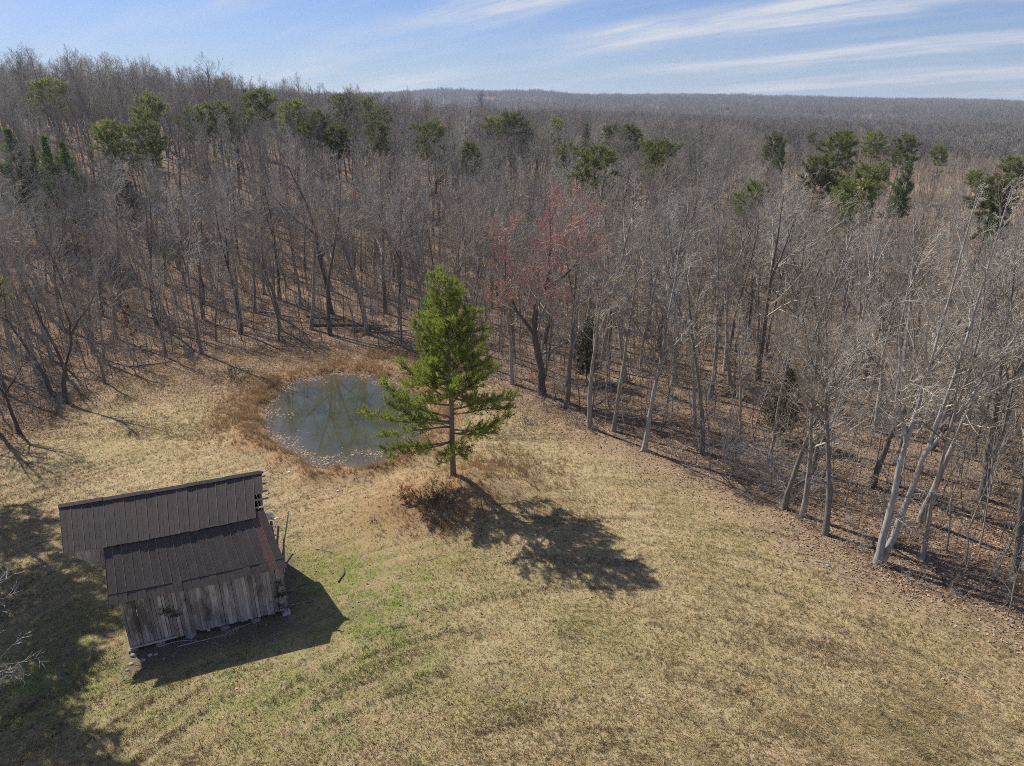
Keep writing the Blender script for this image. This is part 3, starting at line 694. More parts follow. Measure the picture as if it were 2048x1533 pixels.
wh = [(3.2, 3.3, 1, R(-115), -.05), (3.3, 2.6, 1, R(-80), .02), (3.5, 2.2, 1, R(-50), .05), (3.4, 6.0, 1, R(-166), -.18), (3.6, 5.2, 1, R(-150), -.1), (4.6, 5.6, 1, R(-172), .0), (4.2, 4.2, 1, R(-35), -.06), (4.4, 4.9, 1, R(-20), -.05), (4.1, 4.0, 1, R(25), -.02), (4.6, 3.2, 1, R(150), -.05),
      (4.9, 7.4, 1, R(178), .10), (5.0, 5.9, 1, R(194), .12), (5.3, 6.4, 1, R(165), .16), (5.6, 4.8, 1, R(-10), .04), (5.9, 5.4, 1, R(8), .1), (6.2, 4.6, 1, R(200), .2), (6.3, 4.4, 1, R(60), .1)]
for z in np.arange(6.8, 16.5, .58):
    f = (z - 6.8) / 9.8; wh.append((z, max(.95, (5.0 * (1 - f) ** .47) * rw.uniform(.62, 1.12)), 5 if z < 14 else 4, None, .16 + .8 * f))
KINDS['main_pine'] = pine(42, 17.2, .27, wh, ln=.30, k=14, wid=.022, step=.32, twig=1.15, tpath=[(0, 0, -.2), (.02, 0, 3), (.06, 0, 7), (.0, 0, 10), (-.05, 0, 13.5), (-.12, 0, 17.2)])
put_tree('pine_tree', 'main_pine', PX, PY, 1, 0, 'bright green full pine standing alone on the mound beside the pond', href=1)
for i in range(4):       # flat-topped pines of the wood
    rg = random.Random(60 + i); H_ = 18
    wl = [(rg.uniform(.3, .58) * H_, rg.uniform(1.2, 2.6), 1, rg.uniform(0, 6.28), .0) for _ in range(5)]
    zs = np.arange(.60 * H_, .97 * H_, .58)
    for z in zs:
        f = (z - zs[0]) / (zs[-1] - zs[0]); wl.append((z, (4.0 * math.sin(math.pi * (.28 + .60 * f))) * rg.uniform(.6, 1.15), 4, None, .12 + .3 * f))
    KINDS['flat_pine%d' % i] = pine(70 + i, H_, .2, wl, ln=.45, k=9, wid=.038, step=.50, twig=1.3, nm='needles_far', updir=.5, tpath=[(0, 0, -.2), (rg.gauss(0, .3), rg.gauss(0, .3), 6), (rg.gauss(0, .6), rg.gauss(0, .6), 12), (rg.gauss(0, .8), rg.gauss(0, .8), 17.6)])
for i in range(2):       # pointed pines
    wl = [(z, max(.4, 3.0 * (1 - (z - 5) / 13.5) ** .8) * random.Random(i * 50 + int(z * 10)).uniform(.7, 1.2), 5, None, .35) for z in np.arange(5, 17.6, .5)]
    KINDS['point_pine%d' % i] = pine(80 + i, 18, .2, wl, ln=.45, k=9, wid=.035, step=.5, twig=1.0, nm='needles_spruce', updir=1.0)
wl = [(z, 1.9 * (1 - z / 7.3) ** .6 + .15, 7, None, .5) for z in np.arange(.7, 7, .32)]
KINDS['cedar'] = pine(90, 7, .09, wl, ln=.26, k=7, wid=.035, step=.4, twig=.6, nm='cedar_leaves', updir=.4)
PINES = []
rpp = random.Random(41)
def put_pine(px, py, h, kind, label, group, rz, name='pine_tree'):
    x, y = ground_at(px, py, h); PINES.append((x, y)); TAKEN.append((x, y))
    e = put_tree(name, kind, x, y, h, rz, label, group=group, href={'c': 7}.get(kind[0], 18), tilt=(rpp.gauss(0, .05), rpp.gauss(0, .05)))
    e.scale = (e.scale[0] * rpp.uniform(.85, 1.35), e.scale[1] * rpp.uniform(.85, 1.35), e.scale[2])
for i, (px, py, h) in enumerate([(205, 238, 18), (310, 242, 17), (75, 156, 18), (285, 188, 18), (395, 210, 17), (432, 206, 17), (505, 178, 18), (578, 203, 17), (650, 220, 18), (688, 188, 18), (722, 192, 18), (755, 214, 17), (805, 188, 19),
                                 (872, 243, 19), (935, 285, 16), (1030, 228, 18), (1193, 288, 19), (1300, 278, 19), (1332, 290, 17), (1245, 252, 17), (1375, 234, 17), (1455, 214, 17), (1640, 221, 18), (1888, 290, 17), (2030, 312, 18), (1990, 352, 16), (1960, 240, 17), (2036, 205, 19), (1985, 244, 17), (665, 250, 16), (770, 240, 17), (1120, 1e9, 0)]):
    if h: put_pine(px, py, h + 2.6, 'flat_pine%d' % (i % 4), 'flat-topped green pine on the wooded hillside above the barn' if px < 450 else 'flat-topped green pine above the bare wood behind the pond' if px < 1000 else 'flat-topped green pine standing over the low bare wood beyond the field', 'green pines on the hillside' if px < 450 else 'green pines behind the pond' if px < 1000 else 'green pines beyond the field', (i * 1.7) % 6.28)
for i, (px, py, h) in enumerate([(1690, 260, 25), (1752, 262, 24), (1797, 266, 25)]):
    put_pine(px, py, h, 'flat_pine%d' % (i % 4), 'tall flat-topped pine in the row of three before the tan clearing', 'three tall pines before the clearing', i * 2.0)
for i, (px, py, h) in enumerate([(22, 256, 21), (82, 272, 21), (130, 284, 20), (50, 290, 18), (105, 300, 18)]):
    put_pine(px, py, h, 'point_pine%d' % (i % 2), 'dark pointed pine in the dense clump on the wooded hillside', 'clump of dark pointed pines', i * 1.3)
for (px, py, h, l) in [(1178, 640, 7.5, 'dark green cedar in the wood edge between slim grey trunks'), (1580, 745, 7, 'olive green cedar behind the drooping twiggy tree'), (1555, 300, 8, 'small dark cedar far inside the wood near the tan clearing'),
                       (1548, 358, 8, 'bushy yellow-green cedar at the rim of the far clearing'), (1665, 412, 8, 'olive cedar below the row of three tall pines'), (1700, 478, 8, 'faint olive cedar among the dense grey saplings')]:
    put_pine(px, py, h, 'cedar', l, None, px % 6, 'cedar_tree')
rx = random.Random(77)
for i in range(48):
    y = rx.uniform(125, 330); a = rx.uniform(-.72, .72) if i < 34 else rx.uniform(.1, .72); x = a * y; h = rx.uniform(12, 22)
    if clearing(np.array([x]), np.array([y]))[0] > 0: continue
    TAKEN.append((x, y)); k = rx.choice(['flat_pine0', 'flat_pine1', 'flat_pine2', 'flat_pine3', 'point_pine0', 'cedar'])
    if k == 'cedar': h *= .55
    put_tree('pine_tree', k, x, y, h, rx.uniform(0, 6.28), 'smaller olive pine half hidden among the bare trees %s' % ('of the hillside' if a < -.3 else 'far behind the pond' if a < .1 else 'beyond the field'), group='half hidden pines of the wood', href=7 if k == 'cedar' else 18, tilt=(rx.gauss(0, .05), rx.gauss(0, .05)))
# the sapling that kept its dry leaves
x, y = g(268, 690)
rg = random.Random(3); rs = np.random.RandomState(3); tm, cm, _ = bare_tree(321, 6, .05, bole=.15, limbs=12, spread=.26, ang=(45, 75), fork=False, cfg=SAPC)
e = empty('beech_sapling', (x, y, T(x, y))); tag(e, 'beech sapling still holding pale orange dry leaves under the bare trees', 'tree')
tm.build('trunk', M['bark'], e, True); cm.build('crown', M['twigs'], e)
idx = rs.choice(len(cm.v), 2600); Vv, rr = tufts(np.array(cm.v)[idx], rs.normal(0, 1, (2600, 3)) / 1.7, .19, 1, .4, .07, rs)
link('leaves', tri_mesh('leaves', Vv, M['dry_leaves'], {'rnd': rr}), e)
# trees standing left of the view: their crowns shade the barnyard and reach into it
for i, (x, y, h) in enumerate([(-44.2, 51, 23), (-41.4, 46, 21), (-38.8, 41.5, 20), (-36.4, 36.5, 20), (-34.4, 32.5, 19), (-53, 57, 22)]):
    put_tree('pine_tree', 'flat_pine%d' % (i % 4), x, y, h, i * 1.1, 'green pine in the line shading the barnyard', group='pines shading the barnyard', href=18); TAKEN.append((x, y))
own_tree('yard_tree', -25.6, 24.0, 'grey tree whose bare branch tips reach over the shaded barnyard', 'bark', 'dead_wood', seed=31, h=11.5, r=.2, bole=.3, limbs=18, spread=.42, fork=True, cfg=dict(WIDE, rmin=.012))

for i, (px, py, h) in enumerate([(590, 130, 25), (815, 153, 27), (970, 163, 27), (403, 122, 24), (140, 98, 24), (30, 100, 23), (1580, 205, 26), (700, 172, 25), (250, 112, 24)]):
    x, y = ground_at(px, py, h); TAKEN.append((x, y))
    put_tree('tall_tree', ('wide0', 'tall0', 'wide2')[i % 3], x, y, h, i * 1.9, 'lone taller bare tree standing above the skyline of the wood', group='taller trees along the skyline')
# --- the wood: 300 leafless trees and 300 saplings as single trees, the rest as one mass
rs = np.random.RandomState(21)
def scatter(n, y0, y1, amax, mind, edge0, taken, seed, cell):
    r_ = np.random.RandomState(seed); out = []; grid = {}
    for x, y in taken: grid.setdefault((int(x // cell), int(y // cell)), []).append((x, y))
    ys = np.sqrt(r_.uniform(y0 ** 2, y1 ** 2, n)); xs = r_.uniform(-amax, amax, n) * ys
    md = meadow_dist(xs, ys); pd = pond_dist(xs, ys); cl_ = clearing(xs, ys)
    for x, y, m_, p_, c_ in zip(xs, ys, md, pd, cl_):
        if m_ < edge0 or p_ < 3 or c_ > 0: continue
        i, j = int(x // cell), int(y // cell)
        if any((x - a) ** 2 + (y - b) ** 2 < mind * mind for di in (-1, 0, 1) for dj in (-1, 0, 1) for a, b in grid.get((i + di, j + dj), ())): continue
        grid.setdefault((i, j), []).append((x, y)); out.append((x, y))
    return np.array(out)
def in_view(x, y): return abs(x) < .62 * y + 11
big = scatter(17500, 24, 400, 1.0, 3.6, 1.5, TAKEN, 5, 4.0)
sap = scatter(15000, 24, 170, 1.0, 1.5, .3, TAKEN, 6, 2.0)
def split(P_, n):
    d = np.hypot(P_[:, 0], P_[:, 1]) + np.where([in_view(*p) for p in P_], 0, 1e6); o = np.argsort(d); return P_[o[:n]], P_[o[n:]]
b_near, b_far = split(big, 288); s_near, s_far = split(sap, 280)
def stand(P_, hs):       # the wood is younger and lower on the right-hand side
    a = P_[:, 0] / np.maximum(P_[:, 1], 1); return hs * (1 - .42 * sstep(.22, .50, a) * sstep(70, 120, P_[:, 1])) * (.82 + .4 * fbm(P_[:, 0] * .05, P_[:, 1] * .05, 2))
def zone(x): return 'behind the pond' if -36 < x < 0 else 'behind the slanting field edge' if x >= 0 else 'on the slope by the shady meadow corner'
rk = random.Random(9); BIGK = ['tall0', 'tall1', 'tall2', 'tall3', 'tall4', 'tall5', 'tall6', 'tall7', 'tall1', 'wide0', 'wide1', 'wide2']
for x, y in b_near:
    k = rk.choice(BIGK); h = float(stand(np.array([[x, y]]), np.array([rk.uniform(14, 22)]))[0])
    lab = '%s %s leafless tree in the wood %s' % ('tall' if h > 16.5 else 'shorter', 'spreading dark' if k == 'wide1' else 'spreading' if k[0] == 'w' else 'forked' if k in ('tall0', 'tall2', 'tall4', 'tall6') else 'straight slim', zone(x))
    put_tree('bare_tree', k, x, y, h, rk.uniform(0, 6.28), lab, group='leafless trees ' + zone(x), tilt=(rk.gauss(0, .04), rk.gauss(0, .04)))
for x, y in s_near:
    h = rk.uniform(4, 11)
    put_tree('sapling', 'sap%d' % rk.randrange(5), x, y, h, rk.uniform(0, 6.28), '%s leafless sapling under the taller trees %s' % ('tall thin' if h > 7.5 else 'short thin', zone(x)), group='saplings ' + zone(x), tilt=(rk.gauss(0, .07), rk.gauss(0, .07)))

# instancing of the countless remainder: one object each
def mass(name, pts, hs, templ, label, cat, href, seed, zoff=0.0):
    r_ = np.random.RandomState(seed); n = len(pts)
    me = bpy.data.meshes.new(name); me.vertices.add(n)
    z = terrain(pts[:, 0], pts[:, 1]) + zoff; me.vertices.foreach_set('co', np.c_[pts, z].reshape(-1).astype(np.float32))
    for k, a, ty in (('pick', r_.randint(0, len(templ), n), 'INT'), ('size', np.asarray(hs) / href, 'FLOAT'), ('turn', r_.uniform(0, 6.283, n), 'FLOAT')):
        at = me.attributes.new(k, ty, 'POINT'); at.data.foreach_set('value', np.ascontiguousarray(a, dtype=np.int32 if ty == 'INT' else np.float32))
    col = bpy.data.collections.new(name + '_kinds')
    for i, parts in enumerate(templ):
        tmpl = bpy.data.objects.new('%s_kind_%02d' % (name, i), parts); col.objects.link(tmpl)
    ng = bpy.data.node_groups.new(name, 'GeometryNodeTree'); ng.interface.new_socket('Geometry', in_out='INPUT', socket_type='NodeSocketGeometry'); ng.interface.new_socket('Geometry', in_out='OUTPUT', socket_type='NodeSocketGeometry')
    N, Lk = ng.nodes, ng.links; gi, go_ = N.new('NodeGroupInput'), N.new('NodeGroupOutput')
    ci = N.new('GeometryNodeCollectionInfo'); ci.inputs[0].default_value = col; ci.inputs['Separate Children'].default_value = True; ci.inputs['Reset Children'].default_value = True
    iop = N.new('GeometryNodeInstanceOnPoints'); iop.inputs['Pick Instance'].default_value = True
    def na(nm, ty):
        q = N.new('GeometryNodeInputNamedAttribute'); q.data_type = ty; q.inputs[0].default_value = nm; return q.outputs[0]
    cx = N.new('ShaderNodeCombineXYZ'); Lk.new(na('turn', 'FLOAT'), cx.inputs[2]); e2r = N.new('FunctionNodeEulerToRotation'); Lk.new(cx.outputs[0], e2r.inputs[0])
    cs = N.new('ShaderNodeCombineXYZ'); sz = na('size', 'FLOAT')
    for k in range(3): Lk.new(sz, cs.inputs[k])
    Lk.new(gi.outputs[0], iop.inputs['Points']); Lk.new(ci.outputs[0], iop.inputs['Instance']); Lk.new(na('pick', 'INT'), iop.inputs['Instance Index'])
    Lk.new(e2r.outputs[0], iop.inputs['Rotation']); Lk.new(cs.outputs[0], iop.inputs['Scale']); Lk.new(iop.outputs[0], go_.inputs[0])
    o = link(name, me); md_ = o.modifiers.new('instances', 'NODES'); md_.node_group = ng
    tag(o, label, cat, kind='stuff'); return o
def joined(name, mes):
    """one mesh out of a trunk and its crown, materials kept"""
    vs, fs, mi, ms = [], [], [], []
    for me in mes:
        b = sum(len(a) for a in vs); a = np.empty(len(me.vertices) * 3, np.float32); me.vertices.foreach_get('co', a); vs.append(a.reshape(-1, 3))
        fs += [tuple(b + i for i in p.vertices) for p in me.polygons]; mi += [len(ms)] * len(me.polygons); ms.append(me.materials[0])
    out = bpy.data.meshes.new(name); out.from_pydata(np.concatenate(vs).tolist(), [], fs)
    for m_ in ms: out.materials.append(m_)
    out.polygons.foreach_set('material_index', mi); return out
JB = [joined('wood_tree', KINDS[k]) for k in ('tall0', 'tall1', 'tall2', 'tall3', 'tall4', 'tall5', 'tall6', 'tall7', 'wide0', 'wide1', 'wide2')]
JS = [joined('wood_sapling', KINDS['sap%d' % k]) for k in range(5)]
mass('wood', b_far, stand(b_far, rs.uniform(13, 22, len(b_far))), JB, 'dense leafless grey-brown wood covering the hillside behind the pond', 'wood', 20, 31)
mass('sapling_thicket', s_far, rs.uniform(4, 11, len(s_far)), JS, 'thicket of thin leafless saplings filling the wood', 'thicket', 10, 32)
BU = [bush(400 + i, 1.6, 14, 1.6).mesh('brush', M['twigs']) for i in range(3)]
und = scatter(6500, 24, 140, 1.0, 1.3, -.8, [], 12, 2.0)
mass('undergrowth', und, rs.uniform(.7, 1.9, len(und)) ** 1.2, BU, 'low tangle of bare brush and briars on the wood floor', 'undergrowth', 1.6, 33)
# far woods: plots of simple crowns
def plot(seed, nt, rad, green=False):
    r_ = random.Random(seed); mb = MB(); gb = MB()
    for _ in range(nt):
        a, q = r_.uniform(0, 6.28), rad * math.sqrt(r_.random()); cx, cy = q * math.cos(a), q * math.sin(a); h = r_.uniform(11, 20)
        mb.tube([(cx, cy, 0), (cx, cy, h * .9)], [.2, .06], 3)
        for k in range(46):
            f = r_.random(); b = Vector((cx, cy, h * (.35 + .45 * f))); a2 = r_.uniform(0, 6.28); l = h * .24 * (1.2 - .5 * f)
            d = Vector((math.cos(a2) * .8, math.sin(a2) * .8, r_.uniform(.3, 1.6))).normalized() * l
            mb.tube([b, b + d], [.07, 0], 3)
            for _k in range(2):
                c_ = b + d * r_.uniform(.4, .9); mb.tube([c_, c_ + Vector((r_.gauss(0, .7), r_.gauss(0, .7), r_.uniform(.3, 1.6)))], [.05, 0], 3)
    return mb.mesh('far_wood_plot', M['far_twigs'])
def gplot(seed):
    r2 = np.random.RandomState(seed); C = r2.normal(0, 1, (240, 3)) * (2.6, 2.6, 1.6) + (0, 0, 13); V, rr = tufts(C, np.tile((0, 0, 1.), (240, 1)), 1.0, 5, .8, .12, r2)
    return tri_mesh('far_pine', V, M['needles_far'], {'rnd': rr})
PL = [plot(500 + i, 12, 14) for i in range(3)]
f1 = scatter(22000, 395, 1500, .9, 10.5, 1, [], 15, 11.0); f2 = scatter(16000, 1500, 4200, .9, 20, 1, [], 16, 21.0)
mass('far_wood', f1, rs.uniform(.85, 1.2, len(f1)), PL, 'distant leafless woods stretching beyond the hillside', 'wood', 1, 41)
mass('ridge_wood', f2, rs.uniform(1.0, 1.5, len(f2)), PL, 'bluish wooded ridge along the horizon', 'wood', 1, 42)
GP = [gplot(600 + i) for i in range(3)]
f3 = scatter(420, 330, 2600, .9, 12, 1, [], 17, 13.0)
mass('far_pines', f3, rs.uniform(.8, 1.15, len(f3)), GP, 'scattered dark green pines in the distant woods', 'wood', 1, 43)
# ------------------------------------------------------------------ grass, sedge and leaf litter (nobody could count them)
def blades(x, y, k, ln, wid, lean, rs, dirbias=None, zoff=-.01):
    n = len(x); X = np.repeat(x, k); Y = np.repeat(y, k); Lb = np.repeat(ln, k) * rs.uniform(.55, 1.25, n * k)
    X = X + rs.normal(0, .045, n * k) * (1 + Lb); Y = Y + rs.normal(0, .045, n * k) * (1 + Lb)
    a = rs.uniform(0, 6.283, n * k); b = rs.uniform(0, 6.283, n * k)
    if dirbias is not None: a = np.repeat(dirbias, k) + rs.normal(0, .5, n * k)
    le = np.clip(rs.normal(lean, .25, n * k), 0, .98) if np.isscalar(lean) else np.clip(np.repeat(lean, k) + rs.normal(0, .15, n * k), 0, .98)
    Z = terrain(X, Y) + zoff
    B = np.stack([X, Y, Z], 1); tip = B + np.stack([np.cos(a) * le, np.sin(a) * le, np.sqrt(1 - le ** 2)], 1) * Lb[:, None]
    Sd = np.stack([np.cos(b), np.sin(b), np.zeros(n * k)], 1) * (wid * rs.uniform(.6, 1.4, n * k))[:, None]
    return np.stack([B - Sd, B + Sd, tip], 1), X, Y
rs = np.random.RandomState(77)
N_ = 215000
ys = 21 * (66 / 21) ** rs.rand(N_); xs = rs.uniform(-1, 1, N_) * (.62 * ys + 12)
md = meadow_dist(xs, ys); pd = pond_dist(xs, ys); wo, mu, gr = masks(xs, ys, md, pd)
lx = (xs + 22.55) * .929 + (ys - 33.44) * .371; lyy = -(xs + 22.55) * .371 + (ys - 33.44) * .929
yard = (lx > -.3) & (lx < 9.3) & (lyy > -1.1) & (lyy < 7.8)
keep = (rs.rand(N_) > wo * 1.1) & (rs.rand(N_) > mu * .95) & (rs.rand(N_) > .75 * yard_dirt_shade(xs, ys)) & (pd > .6) & ~yard
xs, ys, gr = xs[keep], ys[keep], gr[keep]; n = len(xs)
nz = fbm(xs * .6 + 3, ys * .6, 3)
big_ = rs.rand(n) < .05
ln = np.where(big_, rs.uniform(.22, .4, n), rs.uniform(.08, .18, n)) * (.6 + .9 * nz)
hay = sstep(.40, .58, fbm(xs * .22 + 17, ys * .22 + 4, 3)) * sstep(-14, 10, xs)
ln = ln * (1 + 1.0 * hay); lean = .45 + .42 * hay
ln = ln * (1 - .45 * gr)
V, bx_, by_ = blades(xs, ys, 4, ln, .016, lean, rs, None)
md = meadow_dist(bx_, by_); pdd = pond_dist(bx_, by_); wo, mu, gr2 = masks(bx_, by_, md, pdd)
gme = tri_mesh('dry_grass', V, M['grass'], {'rnd': np.clip(rs.beta(1.6, 2.2, len(V)) + np.repeat(hay, 4) * .12, 0, 1), 'green': gr2})
tag(link('dry_grass', gme), 'short dry winter grass with green patches covering the meadow', 'grass', kind='stuff')
# longer, thinner cover on the back of the meadow
N_ = 60000; ys = rs.uniform(62, 95, N_); xs = rs.uniform(-52, 6, N_); md = meadow_dist(xs, ys); pd = pond_dist(xs, ys)
keep = (md < 1) & (pd > .8) & (rs.rand(N_) < .3 + fbm(xs * .4, ys * .4, 3)); xs, ys = xs[keep], ys[keep]
V, bx_, by_ = blades(xs, ys, 3, rs.uniform(.1, .32, len(xs)), .024, .5, rs); _, _, gr2 = masks(bx_, by_, meadow_dist(bx_, by_), pond_dist(bx_, by_))
tag(link('back_grass', tri_mesh('back_grass', V, M['grass'], {'rnd': rs.beta(1.6, 2.2, len(V)), 'green': gr2})), 'thin dry grass on the back of the meadow left of the pond', 'grass', kind='stuff')
# dead weed stalks left standing in curved lines by the mower
N_ = 90000; ys = 21 * (58 / 21) ** rs.rand(N_); xs = rs.uniform(-1, 1, N_) * (.62 * ys + 12); rr_ = np.hypot(xs - 5, ys - 12); an = np.arctan2(ys - 12, xs - 5)
sk = fbm(rr_ * 1.25 + 60, an * 3.2 + 20, 3); md = meadow_dist(xs, ys)
keep = (rs.rand(N_) < sstep(.47, .58, sk) * .9 * sstep(.25, .5, fbm(xs * .15 + 5, ys * .15, 2))) & (md < -2) & (yard_dirt_shade(xs, ys) < .1) & (np.hypot(xs + 14, ys - 41) > 7); xs, ys = xs[keep], ys[keep]
V, _, _ = blades(xs, ys, 6, rs.uniform(.12, .38, len(xs)), .011, .5, rs)
tag(link('dead_weeds', tri_mesh('dead_weeds', V, M['weeds'], {'rnd': rs.rand(len(V))})), 'dark dead weed stalks in curved streaks across the meadow', 'weeds', kind='stuff')
# russet sedge round the pond, on the mound and down the wet strip
N_ = 170000; xs = rs.uniform(-34, 6, N_); ys = rs.uniform(44, 92, N_); pd = pond_dist(xs, ys)
pr = np.exp(-((pd - 1.5) / 1.5) ** 2) * (.35 + .65 * sstep(.3, .6, fbm(xs * .45, ys * .45 + 7, 3)))
pr = np.maximum(pr, .75 * np.exp(-(((xs + 5.2) / 3.2) ** 2 + ((ys - 47.8) / 2.4) ** 2)))
pr = np.maximum(pr, .5 * np.exp(-(((xs + 1) / 4.5) ** 2 + ((ys - 55) / 5) ** 2)))
pr = np.maximum(pr, .75 * np.exp(-(((xs + 29) / 2.2) ** 2 + ((ys - 70) / 7) ** 2)))
pr = np.maximum(pr, .6 * np.exp(-(((xs + 16) / 7) ** 2 + ((ys - 86.5) / 2.2) ** 2)))
pr = pr * np.clip(.1 + 2.2 * (fbm(xs * .9 + 2, ys * .9, 2) - .2), 0, 1)
keep = (rs.rand(N_) < pr * .62) & (pd > -.3); xs, ys = xs[keep], ys[keep]
V, _, _ = blades(xs, ys, 9, rs.uniform(.25, .75, len(xs)), .014, .38, rs)
tag(link('sedge', tri_mesh('sedge', V, M['sedge'], {'rnd': np.clip(np.repeat(rs.rand(len(xs)) * .55, 9) + rs.rand(len(V)) * .45, 0, 1)})), 'russet dry sedge ringing the pond and the mound', 'sedge', kind='stuff')
# fallen leaves
N_ = 330000; ys = 28 * (135 / 28) ** rs.rand(N_); xs = rs.uniform(-1, 1, N_) * (.62 * ys + 14)
md = meadow_dist(xs, ys); pd = pond_dist(xs, ys); wo, mu, gr = masks(xs, ys, md, pd)
keep = (rs.rand(N_) < wo ** 1.5 + .012) & (pd > 0); xs, ys = xs[keep], ys[keep]; n = len(xs)
def leaves(xs, ys, z, sz, tilt, rs):
    n = len(xs); a = rs.uniform(0, 6.28, n); s_ = sz * rs.uniform(.6, 1.5, n); tri = []
    nx_, ny_ = rs.normal(0, tilt, n), rs.normal(0, tilt, n)
    for k in range(3):
        dx = np.cos(a + k * 2.09) * s_ * (1.35 if k == 0 else 1); dy = np.sin(a + k * 2.09) * s_ * (1.35 if k == 0 else 1)
        tri.append(np.stack([xs + dx, ys + dy, z + dx * nx_ + dy * ny_], 1))
    return np.stack(tri, 1)
V = leaves(xs, ys, terrain(xs, ys) + rs.uniform(.01, .06, n), .065, .55, rs)
tag(link('leaf_litter', tri_mesh('leaf_litter', V, M['litter'], {'rnd': rs.rand(n)})), 'brown fallen leaves carpeting the wood floor', 'leaves', kind='stuff')
N_ = 34000; xs = rs.uniform(-30, -6, N_); ys = rs.uniform(54, 86, N_); pd = pond_dist(xs, ys)
f = fbm(xs * .55 + 31, ys * .55 + 2, 3)
low = sstep(66, 58, ys) * sstep(-10, -16, xs)
pr = np.exp(-(pd / .7) ** 2) * np.clip(3 * (f - .3), .1, 1) + low * sstep(-4.6, -2.2, pd) * sstep(.46, .58, f) * .8 + sstep(.5, .62, f) * sstep(-3.2, -1.0, pd) * .6
keep = (rs.rand(N_) < pr) & (pd < .6); xs, ys = xs[keep], ys[keep]; n = len(xs)
V = leaves(xs, ys, np.maximum(WATER_Z + rs.uniform(.004, .02, n), terrain(xs, ys) + .01), .075, .12, rs)
tag(link('floating_leaves', tri_mesh('floating_leaves', V, M['litter'], {'rnd': rs.rand(n) ** .6})), 'mats of pale fallen leaves floating along the pond margin', 'leaves', kind='stuff')
# ------------------------------------------------------------------ small things
rq = random.Random(99)
TW = dict(num=[4, 3], ang=(25, 60), len=.5, up=0, wob=.12, rmin=.012); TW['from'] = .25
def fallen(px, py, L, ang, label, r=.035, twiggy=True, mt='dead_wood', name='fallen_branch', lift=.05, group=None):
    x, y = ground_at(px, py); mb = MB(); tw = MB(); d = Vector((math.cos(ang), math.sin(ang), 0))
    e = empty(name, (x, y, T(x, y))); tag(e, label, 'log' if name == 'fallen_log' else 'branch', group)
    p = Vector((0, 0, 0)) - d * L / 2; pts = [p]
    for _ in range(7):
        d = (d + Vector((rq.gauss(0, .13), rq.gauss(0, .13), 0))).normalized(); p = p + d * L / 7; pts.append(p)
    z0 = T(x, y); pts = [Vector((q.x, q.y, T(x + q.x, y + q.y) - z0 + r * .7 + lift * rq.random())) for q in pts]
    mb.tube(pts, [r * (1 - .7 * k / 7) for k in range(8)], 7, True); mb.build('stem', M[mt], e, True)
    if twiggy:
        cfg = dict(TW); ramify(rq, tw, pts, r * .7, L * .8, 0, cfg)
        tw.v = [(a, b, max(c_ * .35, .02) if c_ < .5 else c_ * .5) for a, b, c_ in tw.v]; tw.build('twigs', M[mt], e)
for px, py, L, a, lab, r, tw in [
        (690, 1150, 1.9, R(75), 'short dark stick lying upright-looking on the green grass beyond the barn corner', .05, False),
        (648, 1101, 1.5, R(-12), 'pale broken twigs on the green grass behind the barn', .03, True),
        (590, 1072, 1.2, R(30), 'grey twig by the splintered barn corner', .025, True),
        (600, 1170, 1.9, R(60), 'grey brushy branch in the barn shadow beside the end wall', .03, True),
        (615, 1205, 2.2, R(20), 'long thin twig in the barn shadow', .022, True),
        (420, 1275, 3.6, R(30), 'long crooked branch lying along the foot of the plank wall', .035, True),
        (360, 1290, 2.4, R(14), 'bare branch under the plank wall near its leaning lumber', .03, True),
        (500, 1252, 3.0, R(25), 'thin pale pole lying at the foot of the plank wall', .025, False),
        (1145, 775, 3.4, R(160), 'dead branch at the wood edge right of the red maple', .04, True),
        (1380, 975, 1.0, R(-60), 'short white stick on the field edge under the twiggy tree', .03, False),
        (1650, 1128, 1.3, R(-20), 'pale stick in the leaf-strewn grass left of the two-trunked tree', .035, True),
        (1700, 1160, 1.6, R(-25), 'thin grey stick before the two-trunked tree', .02, False),
        (985, 1020, 1.4, R(100), 'grey dead stems on the slope below the pine', .02, True),
        (1060, 885, 2.6, R(-25), 'grey brush at the foot of the slope behind the pine', .03, True),
        (870, 1120, 1.2, R(15), 'thin stick on bare russet ground below the mound', .02, False)]:
    fallen(px, py, L, a, lab, r, tw, 'bark_dark' if 'dark' in lab else 'dead_wood')
for px, py, L, a, lab, r in [(700, 652, 11, R(4), 'long mossy log lying across the back bank of the pond', .22), (660, 640, 8, R(-18), 'dark fallen log crossing under the large oak', .2), (745, 662, 6, R(20), 'short dark log in the brush pile behind the pond', .18),
                             (790, 668, 7, R(-8), 'bleached log on the brush pile behind the pond', .14), (570, 630, 9, R(-12), 'grey log on the leafy slope left of the oak', .16), (300, 735, 5, R(8), 'thin dark log on leaves near the clearing corner', .12),
                             (1230, 770, 7, R(30), 'fallen log behind the slim grey trunks of the wood edge', .15), (1880, 990, 8, R(-30), 'dark fallen log in the brush behind the leaning dark tree', .16), (1130, 700, 8, R(35), 'leaning grey deadfall behind the red maple', .14)]:
    fallen(px, py, L, a, lab, r, True, 'dead_wood' if 'bleached' in lab or 'grey' in lab else 'bark_dark', 'fallen_log', .1)
def shrub(px, py, h, n, w, label, leafy=None, mt='bark_dark', seed=1):
    x, y = ground_at(px, py); e = empty('shrub', (x, y, T(x, y))); tag(e, label, 'shrub')
    cm = bush(seed, h, n, w); cm.build('stems', M[mt], e)['kind'] = 'stuff'
    if leafy:
        r2 = np.random.RandomState(seed); ix = r2.choice(len(cm.v), 1400); V, rr = tufts(np.array(cm.v)[ix], r2.normal(0, .6, (1400, 3)), .10, 1, .3, .035, r2); link('leaves', tri_mesh('leaves', V, M[leafy], {'rnd': rr}), e)
